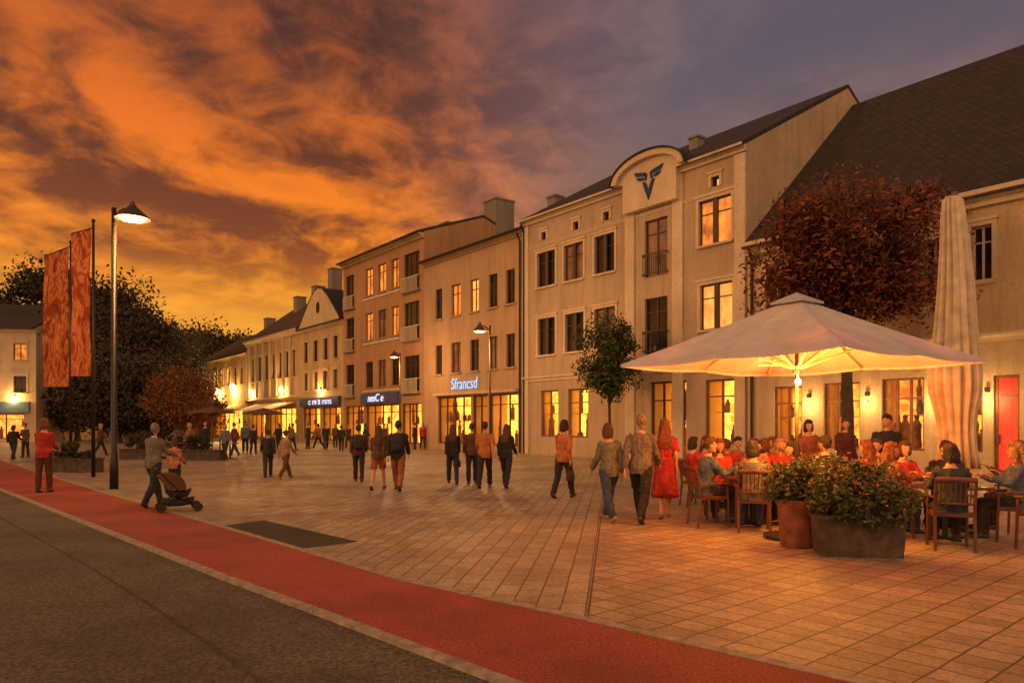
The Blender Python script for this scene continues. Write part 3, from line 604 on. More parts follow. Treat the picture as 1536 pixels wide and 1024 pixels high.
prof=[(5.22,.08),(5.16,.13),(4.9,.155),(4.4,.185),(3.8,.22),(3.2,.25),(2.7,.285),(2.35,.31),(2.1,.30),(1.8,.24),(1.5,.21),(1.2,.22),(.9,.25)]
loft(bm,[((.05*(5.2-z)/3-.03+.015*math.sin(z*2),0,z),(r,0,0),(0,r,0)) for z,r in prof],144,True,lambda i,a:(.26+.02*i)*(abs(math.sin(a*7+.18*math.sin(i*.6)))-.5)+.08*math.sin(a*17+i*.2)); obj('canopy',bm,mat('cream folded cloth',(.54,.43,.31),.85,.25,5,.4),t,True)
bm=BM(); tube(bm,[(0,0,0),(0,0,5.3)],.045,12); obj('pole',bm,M_pole,t); bm=BM(); lathe(bm,[(.45,0),(.45,.07),(.12,.1),(.07,.3)],(0,0,0),20); obj('base',bm,M_dark,t)
# ---------------------------------------------------------------- chairs, tables
def chair(label,loc,rz,first=[None]):
    if first[0] is None:
        t=thing('cafe_chair',label,'chair',loc,rz,'wooden cafe armchairs'); bm=BM()
        obox(bm,V((0,0,.45)),V((1,0,0)),V((0,1,0)),V((0,0,1)),.23,.22,.02); obox(bm,V((0,.01,.475)),V((1,0,0)),V((0,1,0)),V((0,0,1)),.21,.2,.012); obj('seat',bm,M_wood,t)
        for sx in (-1,1):
            bm=BM(); tube(bm,[(sx*.23,.23,0),(sx*.22,.21,.66)],[.018,.02],8); obj('leg',bm,M_wood,t)
            bm=BM(); tube(bm,[(sx*.22,-.27,0),(sx*.22,-.22,.45),(sx*.22,-.25,.7),(sx*.22,-.31,.92)],[.018,.021,.02,.017],8); obj('leg',bm,M_wood,t)
            bm=BM(); tube(bm,[(sx*.235,-.25,.67),(sx*.25,0,.68),(sx*.235,.25,.67)],[.016,.022,.02],8,.7); obj('armrest',bm,M_wood,t)
        bm=BM()
        tube(bm,[(-.22,-.31,.9),(0,-.34,.91),(.22,-.31,.9)],[.022]*3,8,1.6); tube(bm,[(-.22,-.245,.6),(0,-.27,.6),(.22,-.245,.6)],[.014]*3,8)
        for k in range(7): x=-.165+k*.055; tube(bm,[(x,-.262,.6),(x,-.328,.9)],.008,6)
        obj('backrest',bm,M_wood,t); first[0]=t; return t
    s=first[0]; r=s.copy(); C.objects.link(r); r.location=loc; r.rotation_euler=(0,0,rz); r['label']=label
    for ch in s.children: c=ch.copy(); C.objects.link(c); c.parent=r
    return r
M_table=mat('table top',(.10,.04,.02),.35,.25,6,.1)
def table(label,loc,rz,sx=.4,sy=.4):
    t=thing('cafe_table',label,'table',loc,rz,'dark cafe tables'); bm=BM(); box(bm,-sx,sx,-sy,sy,.71,.745); obj('table_top',bm,M_table,t)
    bm=BM(); tube(bm,[(0,0,.03),(0,0,.71)],.035,10); obj('leg',bm,M_dark,t); bm=BM(); box(bm,-.28,.28,-.03,.03,.0,.03); box(bm,-.03,.03,-.28,-.031,.0,.03); box(bm,-.03,.03,.031,.28,.0,.03); obj('base',bm,M_dark,t)
    return V(loc)
M_gl=mat('amber drink',(.55,.22,.05),.15,.3,9,0); M_plate=mat('white plate',(.6,.55,.5),.4,.05,3,0)
def glass(loc,label):
    t=thing('drinking_glass',label,'glass',loc,0,'drinks on the cafe tables'); bm=BM(); lathe(bm,[(.03,0),(.034,.05),(.036,.11)],(0,0,0),12); obj('drink',bm,M_gl,t,True)
    bm=BM(); lathe(bm,[(.036,.111),(.038,.15),(.036,.151),(.034,.113)],(0,0,0),12); obj('rim',bm,M_sg,t)
# ---------------------------------------------------------------- people
VOX=[]; PR=random.Random(99)
def person(label,loc,face,H,pose='walk',ph=1,top=None,bot=None,skin=None,hair=None,hl='short',skirt=0,sleeve=1,lod=1,fem=False,lean=0,arms=None,turn=0,shoe=None,bag=None,baglabel='',tilt=0,group=None,tuck=0):
    k=H/1.75; root=thing('person',label,'person',loc,R(face),group); vox={0:.0095,1:.014,2:.024}[lod]
    up=lambda a: V((0,math.sin(R(a)),math.cos(R(a))))
    dn=lambda a,ab=0,s=1: V((s*math.sin(R(ab)),math.sin(R(a))*math.cos(R(ab)),-math.cos(R(a))*math.cos(R(ab))))
    sw=PR.uniform(.65,1.15); 
    if turn==0: turn=PR.uniform(-28,28)
    if pose=='walk': legs={ph:(24*sw,6),-ph:(-14*sw,22*sw)}; lean=lean or 2
    elif pose=='stand': legs={ph:(5,4),-ph:(-4,3)}
    elif pose=='sit': legs={1:(86,84+ph*6),-1:(84,88-ph*8)}; lean=lean+PR.uniform(-3,8)
    jl={}
    for s in (-1,1):
        th,fl=legs[s]; hp=V((s*.09,0,0)); ab=5 if pose=='sit' else 1
        kn=hp+dn(th,ab,s)*.44; an=kn+dn(th-fl,0,s)*.41; jl[s]=[hp,kn,an,th-fl]
    if pose=='sit': hz=.56
    else: hz=-min(jl[s][2].z-(.07+.05*max(0,-math.sin(R(jl[s][3])))) for s in (-1,1))
    hip=V((0,0,hz)); 
    for s in (-1,1):
        for i in range(3): jl[s][i]=jl[s][i]+hip
    U=up(lean); Fw=V((0,math.cos(R(lean)),-math.sin(R(lean)))); Xa=V((1,0,0)); fs=.86 if fem else 1
    sp=lambda h,fo=0: hip+U*h+Fw*fo
    if arms is None:
        if pose=='walk': arms={ph:(-22*sw,12+14*PR.random(),7),-ph:(20*sw,14+30*PR.random(),7)}
        elif pose=='stand': arms={1:(4+20*PR.random(),18+50*PR.random(),9),-1:(-2,25,9)}
        else: arms={1:(38+14*PR.random(),44+40*PR.random(),10),-1:(34,56+34*PR.random(),10)}
    ja={}
    for s in (-1,1):
        a,fl,ab=arms[s]; sh=sp(.475)+Xa*(s*.175*fs); el=sh+dn(a+lean*-0,ab,s)*.28; wr=el+dn(a+fl,ab*.3,s)*.25; ja[s]=[sh,el,wr,dn(a+fl,ab*.3,s)]
    def torso(bm,g=0,h0=-.06,h1=.62):
        tb=[(-.08,.10,.085,0),(-.03,.155,.11,-.01),(.05,.168,.118,-.012),(.16,.138*(.90 if fem else 1),.098,0),(.28,.15*fs,.112,.01),(.38,.172*fs,.122,.012),(.46,.178*fs,.098,.0),(.50,.125*fs,.08,-.005),(.53,.066,.062,0),(.58,.055,.057,.01),(.66,.052,.055,.02)]
        rg=[(sp(h,fo),Xa*(a+g),Fw*(b_+g)) for h,a,b_,fo in tb if h0<=h<=h1]; loft(bm,rg,16)
    def leg(bm,s,g=0,end=1.0,tr=False):
        hp,kn,an,_=jl[s]; t0=hp+V((0,0,.03))
        if tr: tube(bm,[t0,hp.lerp(kn,.35),hp.lerp(kn,.8),kn,kn.lerp(an,.3),kn.lerp(an,.75),an+(an-kn).normalized()*-.01],[.088+g,.083+g,.062+g,.058+g,.058+g,.048+g,.050+g],14)
        else: tube(bm,[t0,hp.lerp(kn,.35),hp.lerp(kn,.8),kn,kn.lerp(an,.28),kn.lerp(an,.7),an],[.085,.08,.06,.055,.055,.04,.036],12)
    def arm(bm,s,g=0,frac=1.0):
        sh,el,wr,_=ja[s]; st=sh-Xa*(s*.03)+U*.01
        if frac<.6: tube(bm,[st,sh,sh.lerp(el,.4),sh.lerp(el,.75)],[.05+g,.054+g,.05+g,.052+g],12)
        else: tube(bm,[st,sh,sh.lerp(el,.5),el,el.lerp(wr,.35),wr-(wr-el)*.04],[.048+g,.053+g,.045+g,.040+g,.040+g,.030+g],12)
    def hand(bm,s):
        sh,el,wr,d=ja[s]; d=d.normalized(); tube(bm,[sh,sh.lerp(el,.5),el,el.lerp(wr,.3),wr],[.05,.044,.037,.036,.024],10)
        sd=Xa*(-s); w=V((0,1,0)) if pose!='sit' else sd
        w=(w-d*w.dot(d)).normalized(); cu=d.cross(w).normalized()*(1 if d.cross(w).dot(-Xa*s)>0 or pose=='sit' else -1)
        if pose=='sit' and cu.z>0: cu=-cu
        tube(bm,[wr-d*.02,wr+d*.03,wr+d*.085],[.024,.038,.036],10,.42,ref=w)
        if lod<2:
            for i,(o_,ln) in enumerate(((-.03,.062),(-.010,.078),(.011,.082),(.031,.072))):
                b0=wr+d*.075+w*o_; p1=b0+d*ln*.5+cu*.006; p2=p1+d*ln*.42+cu*.022
                tube(bm,[b0,p1,p2],[.0105,.0098,.0085],7)
            b0=wr+d*.025+w*.03; p1=b0+d*.03+w*.024+cu*.008; tube(bm,[b0,p1,p1+d*.03+w*.003+cu*.012],[.013,.0115,.0095],7)
    hc=sp(.715)+Fw*.025; HM=Matrix.Rotation(R(turn),3,'Z')@Matrix.Rotation(R(-tilt-lean*.3),3,'X')
    def hf(p):
        t=max(0,-p.z/.118); return V((p.x*(1-.28*t*t),p.y*(1-.12*t)+ (.012*t if p.y>0 else .018*t),p.z))
    bm=BM(); torso(bm); 
    for s in (-1,1):
        leg(bm,s); hand(bm,s); an=jl[s][2]
        tube(bm,[an,an+V((0,.0,-.03)),an+V((0,.1,-.045))],[.035,.034,.022],8)
    ell(bm,hc,.074,.094,.118,HM,16,hf)
    if lod<2:
        q=lambda x,y,z: hc+HM@V((x,y,z))
        tube(bm,[q(0,.088,.025),q(0,.108,-.012),q(0,.112,-.025),q(0,.09,-.035)],[.008,.012,.015,.009],8)
        tube(bm,[q(-.018,.086,-.062),q(.018,.086,-.062)],.010,6); ell(bm,q(0,.078,-.098),.022,.02,.018,HM,8)
        for s in (-1,1): ell(bm,q(s*.076,-.005,-.01),.012,.02,.032,HM,8)
    bd=obj('body',bm,skin or SK[0],root,True); VOX.append((bd,vox,0))
    if lod==0 or (lod==1 and abs(((face+turn)%360)-180)<100):
        q=lambda x,y,z: hc+HM@V((x,y,z))
        for s in (-1,1):
            bm=BM(); ell(bm,q(s*.031,.086,.012),.012,.006,.0065,HM,8); obj('eye',bm,M_eye,root)
        bm=BM(); ell(bm,q(0,.093,-.06),.021,.006,.007,HM,8); obj('mouth',bm,M_lip,root)
    bm=BM(); torso(bm,.02,-.09,.51 if fem else .545)
    if not skirt and not tuck: loft(bm,[(sp(-.10),Xa*.172,Fw*.13),(sp(.0),Xa*.18,Fw*.135),(sp(.15),Xa*.160,Fw*.122)],16)
    for s in (-1,1): arm(bm,s,.014,1 if sleeve else .5)
    VOX.append((obj('top',bm,top,root,True),vox,.022))
    if not skirt or skirt=='short':
        bm=BM(); torso(bm,.012,-.09,.17)
        for s in (-1,1):
            if skirt=='short': hp,kn=jl[s][0],jl[s][1]; tube(bm,[hp+V((0,0,.03)),hp.lerp(kn,.4),hp.lerp(kn,.75)],[.1,.098,.096],14)
            else: leg(bm,s,.012,1,True)
        VOX.append((obj('trousers' if not skirt else 'shorts',bm,bot,root,True),vox,.018))
    else:
        bm=BM(); zl=skirt; nn=8; rg=[]
        for i in range(nn+1):
            f=i/nn; z=hz+.17-(hz+.17-zl)*f; rg.append(((0,-.01*f,z),V((.145+.08*f**.8,0,0)),V((0,.115+.12*f**.8,0))))
        loft(bm,rg,48,True,lambda i,a:(.09*math.sin(a*7+i*.12)+.05*math.sin(a*11))*(i/nn)); obj('skirt',bm,bot,root,True)
    for s in (-1,1):
        an=jl[s][2]; pit=0 if pose=='sit' else max(-35,min(20,(jl[s][3])*1.0)); Mx=Matrix.Rotation(R(pit if pit>0 else pit*.9),3,'X')
        bm=BM(); rg=[]
        for y,w_,h_,zc in ((-.075,.022,.03,-.035),(-.05,.038,.048,-.025),(0,.041,.055,-.022),(.06,.043,.036,-.038),(.12,.048,.028,-.046),(.165,.036,.02,-.05),(.185,.012,.01,-.055)):
            rg.append((an+Mx@V((0,y,zc)),Mx@V((w_,0,0)),Mx@V((0,0,h_*.85))))
        loft(bm,rg,12); 
        for v in bm.verts:
            if pose=='sit' or abs(pit)<12: v.co.z=max(v.co.z,.002)
        obj('shoe',bm,shoe or SHOE,root,True)
    if hl:
        bm=BM(); q=lambda x,y,z: hc+HM@V((x,y,z))
        ell(bm,q(0,-.022,.028),.082,.092,.104,HM,16); ell(bm,q(0,.03,.078),.066,.066,.046,HM,12)
        if hl=='long':
            tube(bm,[q(0,-.04,.06),q(0,-.075,-.04),q(0,-.085,-.13),sp(.45,-.105),sp(.33,-.115)],[.074,.084,.085,.09,.045],14,.5,ref=(1,0,0))
            for s in (-1,1): tube(bm,[q(s*.062,-.01,.04),q(s*.076,-.015,-.07),q(s*.08,-.01,-.16),sp(.42,.02)+Xa*s*.1],[.026,.03,.032,.016],8)
            for i in range(7): xx=-.075+i*.025; tube(bm,[q(xx,-.1,-.08),sp(.46,-.135)+Xa*xx*1.2,sp(.33-.06*PR.random(),-.13)+Xa*xx*1.3],[.018,.018,.008],6)
        elif hl=='bob': 
            tube(bm,[q(0,-.03,.06),q(0,-.05,-.05),q(0,-.05,-.12)],[.08,.094,.075],14,.75,ref=(1,0,0))
            for s in (-1,1): tube(bm,[q(s*.065,.0,.04),q(s*.078,.005,-.05),q(s*.072,.0,-.12)],[.026,.026,.014],8)
            for i in range(6): xx=-.065+i*.026; tube(bm,[q(xx,-.09,-.05),q(xx*1.1,-.085,-.13-.03*PR.random())],[.018,.009],6)
        elif hl=='bun': ell(bm,q(0,-.11,.06),.045,.045,.045,HM,10)
        h_=obj('hair',bm,hair or HA[0],root,True); VOX.append((h_,vox,.019))
    root.scale=(k,k,k)
    if bag:
        bt=thing('backpack' if bag=='backpack' else 'handbag',baglabel,'bag',loc,R(face)); bt.scale=(k,k,k)
        if bag=='backpack':
            bm=BM(); rg=[(sp(h,-.19-d),Xa*w_,Fw*t) for h,w_,t,d in ((.08,.11,.05,0),(.10,.14,.08,0),(.25,.15,.095,.01),(.40,.14,.08,.01),(.47,.10,.05,0),(.49,.04,.02,0))]; loft(bm,rg,20); o_=obj('pack',bm,BAG[0],bt,True)
            bm=BM(); loft(bm,[(sp(h,-.30),Xa*w_,Fw*.03) for h,w_ in ((.12,.08),(.14,.1),(.24,.1),(.26,.08))],14); obj('pocket',bm,BAG[0],bt,True)
            for s in (-1,1): bm=BM(); tube(bm,[sp(.44,-.12)+Xa*s*.09,sp(.53,-.02)+Xa*s*.1,sp(.44,.13)+Xa*s*.11,sp(.28,.145)+Xa*s*.12,sp(.2,-.1)+Xa*s*.16],.018,8); obj('strap',bm,BAG[0],bt,True)
        else:
            s=bag; wr=ja[s][2]; hd=wr+ja[s][3].normalized()*.09; bm=BM(); c=hd+V((0,0,-.25)); loft(bm,[(c+V((0,0,z)),V((0,w_,0)),V((t,0,0))) for z,w_,t in ((-.13,.13,.05),(-.11,.16,.065),(.0,.155,.06),(.09,.13,.035),(.1,.12,.02))],16); obj('bag_body',bm,BAG[1],bt,True)
            bm=BM(); tube(bm,[c+V((0,-.1,.09)),hd+V((0,-.03,-.02)),hd+V((0,.03,-.02)),c+V((0,.1,.09))],.008,6); obj('handle',bm,BAG[1],bt)
    return root
SK=[mat('skin light',(.46,.24,.14),.55,.12,8,.05),mat('skin tan',(.38,.19,.11),.55,.12,8,.05)]
HA=[mat('hair dark',(.028,.014,.008),.6,.5,30,.9,0,60,.03),mat('hair brown',(.075,.033,.014),.6,.5,30,.9,0,60,.03),mat('hair blond',(.34,.20,.08),.6,.5,30,.9,0,60,.03),mat('hair red brown',(.16,.045,.016),.6,.5,30,.9,0,60,.03),mat('hair grey',(.20,.155,.12),.65,.45,30,.9,0,60,.03)]
M_eye=mat('eye',(.02,.015,.012),.2,0,5,0); M_lip=mat('lips',(.30,.09,.07),.5,.1,9,0); SHOE=mat('shoe leather',(.03,.02,.016),.5,.2,9,.1); SHOE2=mat('shoe tan',(.25,.15,.09),.6,.2,9,.1)
BAG=[cloth('bag black',(.02,.018,.02)),cloth('bag brown',(.06,.03,.018))]
K={n:cloth('cloth '+n,c) for n,c in dict(red=(.36,.022,.018),brightred=(.55,.04,.02),dark=(.020,.015,.014),grey=(.14,.12,.11),jeans=(.028,.045,.09),djeans=(.022,.022,.032),tan=(.28,.16,.08),orange=(.40,.13,.035),brown=(.10,.042,.022),rust=(.27,.085,.03),maroon=(.09,.018,.015),pink=(.42,.14,.10),sage=(.12,.125,.09),blue=(.085,.11,.15),teal=(.022,.034,.042),cream=(.48,.38,.27),wine=(.34,.022,.02)).items()}
k=K
def P(label,px,py,H,face,**kw): return person(label,G(px,py),face,H,**kw)
P('person seen from behind in red jacket and maroon trousers on cycle path',66,738,1.73,5,pose='stand',top=k['red'],bot=k['maroon'],hair=HA[3],fem=True,hl='bob',arms={1:(15,50,4),-1:(15,50,4)})
P('person in grey jacket and dark jeans pushing the stroller',230,759,1.66,-20,ph=-1,top=k['grey'],bot=k['djeans'],hair=HA[4],arms={1:(30,45,6),-1:(25,55,6)})
P('child in pink top standing beside the stroller',262,742,1.28,-10,pose='stand',top=k['pink'],bot=k['dark'],hair=HA[1],hl='bob',fem=True)
P('dark clad person beside the one in tan top',402,715,1.5,20,top=k['dark'],bot=k['djeans'],hair=HA[0])
P('person in tan top and brown trousers, pale shoes, walking',428,718,1.47,-30,ph=-1,top=k['tan'],bot=k['brown'],hair=HA[1],fem=True,hl='bun',shoe=SHOE2)
P('person in maroon and black clothes left of the long haired walker',538,722,1.60,10,ph=-1,top=k['maroon'],bot=k['dark'],hair=HA[0],bag='backpack',baglabel='small dark backpack worn by the maroon clad walker')
P('long haired person in brown top and rust shorts walking away',567,734,1.6,-5,top=k['brown'],bot=k['rust'],hair=HA[1],fem=True,hl='long',skirt='short')
P('person in rust orange trousers wearing a large black backpack',597,735,1.76,0,ph=-1,top=k['dark'],bot=k['rust'],hair=HA[0],bag='backpack',baglabel='large black backpack on the person in rust trousers')
P('long haired person in dark coat, left of the group of four',679,725,1.62,8,ph=-1,top=k['dark'],bot=k['djeans'],hair=HA[1],fem=True,hl='long',bag=1,baglabel='brown handbag held by leftmost of the group of four')
P('dark clad person half hidden behind the orange topped walker',708,725,1.62,0,pose='stand',top=k['brown'],bot=k['dark'],hair=HA[0])
P('person in orange top and black trousers in middle of the group',727,731,1.72,-5,top=k['orange'],bot=k['dark'],hair=HA[0],sleeve=0)
P('long haired person in dark jacket, right of the group of four',759,731,1.62,-20,ph=-1,top=k['dark'],bot=k['djeans'],hair=HA[1],fem=True,hl='long')
P('lone walker in orange sweater and dark trousers near the small tree',845,746,1.72,-35,top=k['orange'],bot=k['dark'],hair=HA[0],hl='bob',fem=True,bag=1,baglabel='small dark handbag carried by the lone orange sweatered walker',lod=0)
P('person in sage jacket and blue jeans, left of the walking trio',914,781,1.66,22,top=k['sage'],bot=k['jeans'],hair=HA[1],fem=True,hl='bob',lod=0,shoe=SHOE2)
P('tall person in grey shirt and dark trousers, middle of the trio',961,782,1.84,-24,ph=-1,top=k['grey'],bot=k['dark'],hair=HA[4],lod=0)
P('long haired person in red dress, right of the walking trio',997,776,1.72,-4,top=k['wine'],bot=k['wine'],hair=HA[3],fem=True,hl='long',skirt=.36,lod=0,sleeve=0,shoe=SHOE2)
far=[(20,689,'dark','person in dark coat at far left edge beneath the pale building'),(38,686,'brown','person in brown coat right of the dark coated one at left edge'),(150,683,'maroon','distant person in maroon top between banner pole and lamp post'),(352,683,'brown','distant person in brown walking right of the long planter'),(368,679,'blue','distant person in pale blue top before the yellow house'),(380,681,'dark','distant dark person before the yellow house awning'),
(338,690,'grey','distant person in grey top near the brown parasols'),(462,673,'dark','distant dark person at the gabled house shopfront'),(478,672,'rust','distant person in rust top at the gabled house shopfront'),(489,674,'dark','distant dark person right of the rust topped one'),(503,671,'brown','distant person in brown near the balcony block corner'),(523,672,'maroon','distant person in maroon top by balcony block shops'),(548,674,'djeans','distant person in navy by balcony block shops'),(622,674,'dark','distant dark person left of the red clad pair'),(634,673,'red','distant person in red, left of the red clad pair'),(646,672,'brightred','distant person in bright red, right of the red clad pair'),(418,676,'dark','distant dark person left of the gabled house'),(438,675,'grey','distant person in grey at the long yellow house'),
(285,688,'rust','distant person in rust top beside the long planter'),(308,684,'dark','distant dark person under the brown parasol'),(512,676,'dark','distant dark person in front of the balcony block corner'),(577,672,'brown','distant person in brown under the balcony block sign')]
for i,(px,py,c,lb) in enumerate(far):
    P(lb,px,py,1.62+.03*(i%5),[10,170,-60,80,200][i%5],ph=1 if i%2 else -1,top=k[c],bot=k['dark' if i%3 else 'djeans'],hair=HA[i%4],hl='short' if i%2 else 'bob',fem=bool(i%2),lod=2,pose='stand' if i%3==1 else 'walk')
# diners
TA=table('dark cafe table under left part of umbrella',(3.85,11.75,0),R(5)); TB=table('dark cafe table behind the pot and planter',(5.25,12.4,0),R(-10),.6,.4); TC=table('dark cafe table at right front behind planter',(6.05,10.25,0),R(8),.42,.42)
TD=table('dark cafe table at back near the cafe windows',(4.3,14.3,0),R(5),.6,.4)
def diner(label,x,y,face,chl,**kw):
    d=V((-math.sin(R(face)),math.cos(R(face)),0)); chair(chl,(x,y,0),R(face)); kw.setdefault('lod',1)
    H=kw.pop('H',1.7); person(label,(x-d.x*.06,y-d.y*.06,0),face,H,pose='sit',**kw)
diner('seated person in pale blue shirt at left end of table',3.12,11.62,-82,'wooden armchair at far left of the cafe tables',top=k['blue'],bot=k['djeans'],hair=HA[1],H=1.75,lod=0)
diner('seated person in grey top and jeans with back to the plaza',3.62,11.02,-14,'wooden armchair holding the grey topped diner',top=k['grey'],bot=k['jeans'],hair=HA[0],hl='bob',fem=True,turn=-20)
diner('seated person in bright red top behind left table',3.55,12.55,170,'armchair of the red topped diner behind left table',top=k['brightred'],bot=k['dark'],hair=HA[3],hl='long',fem=True,lean=4,turn=12)
diner('seated person in pink top behind left table, right of red one',4.15,12.55,185,'armchair of pink topped diner behind left table',top=k['pink'],bot=k['dark'],hair=HA[0],hl='short',lean=10,turn=-20)
diner('seated person in dark red top at right side of left table',4.62,11.7,88,'armchair on right side of left cafe table',top=k['wine'],bot=k['dark'],hair=HA[0],hl='bob',fem=True,lean=12)
diner('seated person in scarlet top at left of middle table',4.85,13.25,188,'armchair behind middle table, left one',top=k['brightred'],bot=k['dark'],hair=HA[2],hl='long',fem=True,lean=5,turn=25)
diner('seated person in orange top behind middle table',5.6,13.25,172,'armchair behind middle table, right one',top=k['orange'],bot=k['dark'],hair=HA[3],hl='bob',fem=True)
diner('seated person in pink top at right of middle table',6.2,12.55,100,'armchair at right end of middle table',top=k['pink'],bot=k['dark'],hair=HA[1],hl='short')
diner('seated person in dark top in front of middle table',4.95,11.6,-8,'armchair with back to the round pot',top=k['dark'],bot=k['dark'],hair=HA[0],hl='short',H=1.78)
diner('seated person in red top with back turned at middle table',5.6,11.55,12,'armchair in front of middle table, right one',top=k['red'],bot=k['dark'],hair=HA[3],hl='long',fem=True,lean=6,turn=30)
diner('seated person in maroon top at left end of middle table',4.40,12.75,-60,'armchair at left end of middle table',top=k['red'],bot=k['dark'],hair=HA[1],hl='bob',fem=True,lean=5)
diner('seated person with copper hair in rust top at front right table',5.35,10.45,-80,'armchair left of the front right table',top=k['rust'],bot=k['jeans'],hair=HA[3],hl='long',fem=True,lean=8)
diner('seated person in dark teal top seen from behind at right',5.66,9.46,-20,'wooden armchair in front beside the planter box',top=k['teal'],bot=k['dark'],hair=HA[0],hl='bob',fem=True,lod=0,turn=25)
diner('seated blond person in pale blue top near right edge',6.85,10.05,70,'wooden armchair at front right of the table',top=k['blue'],bot=k['dark'],hair=HA[2],hl='long',fem=True,lod=0)
diner('seated person in black top behind front right table',6.6,11.15,160,'armchair behind the front right table',top=k['dark'],bot=k['dark'],hair=HA[0],hl='short')
diner('seated person in red brown top behind front right table',5.95,11.15,190,'armchair behind front right table, left one',top=k['wine'],bot=k['dark'],hair=HA[1],hl='bob',fem=True,lean=6)
for i,(x,y,f,tp,hr,hl_) in enumerate(((3.6,14.3,-85,'red',0,'bob'),(3.95,15.0,175,'brightred',1,'long'),(4.6,15.0,185,'orange',0,'short'),(5.1,14.35,88,'wine',3,'bob'),(4.0,13.6,-5,'red',1,'short'),(4.55,13.75,8,'pink',3,'long'))):
    diner(['seated person in red top at left end of back table','seated person in scarlet top behind back table','seated person in orange top behind back table, facing plaza','seated person in dark red top at right end of back table','seated person in red top with back to plaza at back table','seated person in pink top with back to plaza at back table'][i],x,y,f,['armchair at left end of back table','armchair behind back table, left one','armchair behind back table, right one','armchair at right end of back table','armchair in front of back table, left one','armchair in front of back table, right one'][i],top=k[tp],bot=k['dark'],hair=HA[hr],hl=hl_,fem=hl_!='short',lean=i*2)
chair('empty wooden armchair at right edge of the terrace',(6.75,9.25,0),R(15))
diner('seated person in brown top at right frame edge',7.55,10.9,75,'wooden armchair at right frame edge',top=k['brown'],bot=k['dark'],hair=HA[3],hl='bob',fem=True)
person('standing waiter in dark clothes between closed umbrella and tree trunk',(6.95,13.6,0),150,1.78,pose='stand',top=k['dark'],bot=k['dark'],hair=HA[0],arms={1:(30,60,6),-1:(5,20,8)})
person('standing person in rust top left of the tree trunk',(5.9,14.6,0),175,1.68,pose='stand',top=k['rust'],bot=k['dark'],hair=HA[0],hl='bob',fem=True)
person('standing person in maroon top near the cafe windows',(6.9,15.2,0),200,1.72,pose='stand',top=k['maroon'],bot=k['dark'],hair=HA[1])
for i,(x,y) in enumerate(((3.7,11.9),(4.05,11.6),(3.98,11.95),(5.0,12.45),(5.4,12.3),(5.65,12.5),(5.85,10.3),(6.25,10.15),(6.1,10.5))):
    glass((x,y,.746),'small amber drink standing on a dark cafe table')
for i,(x,y,lb) in enumerate(((3.8,11.55,'white plate on the left cafe table'),(5.2,12.25,'white plate on the middle cafe table'),(6.0,10.0,'white plate on the front right cafe table'))):
    bm=BM(); lathe(bm,[(.07,0),(.12,.012),(.125,.018),(.07,.006)],(0,0,0),20); o_=obj('plate',bm,M_plate,None,True); o_.location=(x,y,.746); tag(o_,lb,'plate')
# planters in front
t=thing('flower_pot','round terracotta pot with leafy bush at terrace corner','planter',(3.74,9.62,0)); bm=BM(); lathe(bm,[(.20,0),(.21,.02),(.245,.5),(.26,.56),(.26,.62),(.23,.62),(.22,.56)],(0,0,0),28); obj('pot',bm,M_terra,t,True)
crown('foliage',t,(0,0,.82),(.42,.36,.34),34,3600,.042,L_bush,81,.36)
t=thing('planter_box','long dark planter box with flowering bush in front of tables','planter',(4.23,8.98,0),R(-8)); bm=BM()
a=[(-.50,-.2),(.50,-.2),(.50,.2),(-.50,.2)]
for z0,z1,s0,s1 in ((0,.45,.93,1.0),(.45,.50,1.04,1.04)):
    v0=[bm.verts.new((x*s0,y*s0,z0)) for x,y in a]; v1=[bm.verts.new((x*s1,y*s1,z1)) for x,y in a]; bm.faces.new(v0);bm.faces.new(v1)
    for q in range(4): bm.faces.new((v0[q],v0[(q+1)%4],v1[(q+1)%4],v1[q]))
obj('box',bm,M_pbox,t); crown('foliage',t,(0,-.02,.72),(.66,.38,.48),64,7500,.042,L_bush,82,.34); fl_,_=crown('flowers',t,(0,-.06,.76),(.62,.38,.42),36,260,.024,M_flower,83,.6); fl_['kind']='stuff'
# stroller
t=thing('stroller','dark folding stroller with small wheels in front of grey jacketed person','stroller',G(264,766),R(-62)); t.scale=(.95,.85,.80); bm=BM()
loft(bm,[((0,y,z),(.20,0,0),(0,.05,.10)) for y,z in ((-.2,.74),(-.16,.52),(-.06,.42),(.1,.38),(.26,.42))],14); obj('seat',bm,K['dark'],t,True)
bm=BM(); n=10
for i in range(n):
    a0,a1=R(-40+i*14),R(-40+(i+1)*14); f=[bm.verts.new((x,-.1+.34*math.sin(a)-.05,.55+.34*math.cos(a))) for a,x in ((a0,-.21),(a0,.21),(a1,.21),(a1,-.21))]; bm.faces.new(f)
for s in (-1,1): bm.faces.new([bm.verts.new((s*.21,-.15,.5))]+[bm.verts.new((s*.21,-.15+.34*math.sin(R(-40+i*14)),.55+.34*math.cos(R(-40+i*14)))) for i in range(n+1)])
obj('hood',bm,K['brown'],t)
bm=BM(); loft(bm,[((0,y,z),(.18,0,0),(0,.03,.09)) for y,z in ((-.28,.24),(-.1,.2),(.15,.2),(.34,.24))],12); obj('basket',bm,K['dark'],t,True)
bm=BM()
for s in (-1,1): tube(bm,[(s*.22,.42,.1),(s*.21,.1,.42),(s*.21,-.38,.98)],.017,8); tube(bm,[(s*.22,-.3,.1),(s*.21,.05,.46)],.017,8)
tube(bm,[(-.21,-.38,.98),(0,-.42,1.0),(.21,-.38,.98)],.02,8); obj('frame',bm,M_dark,t)
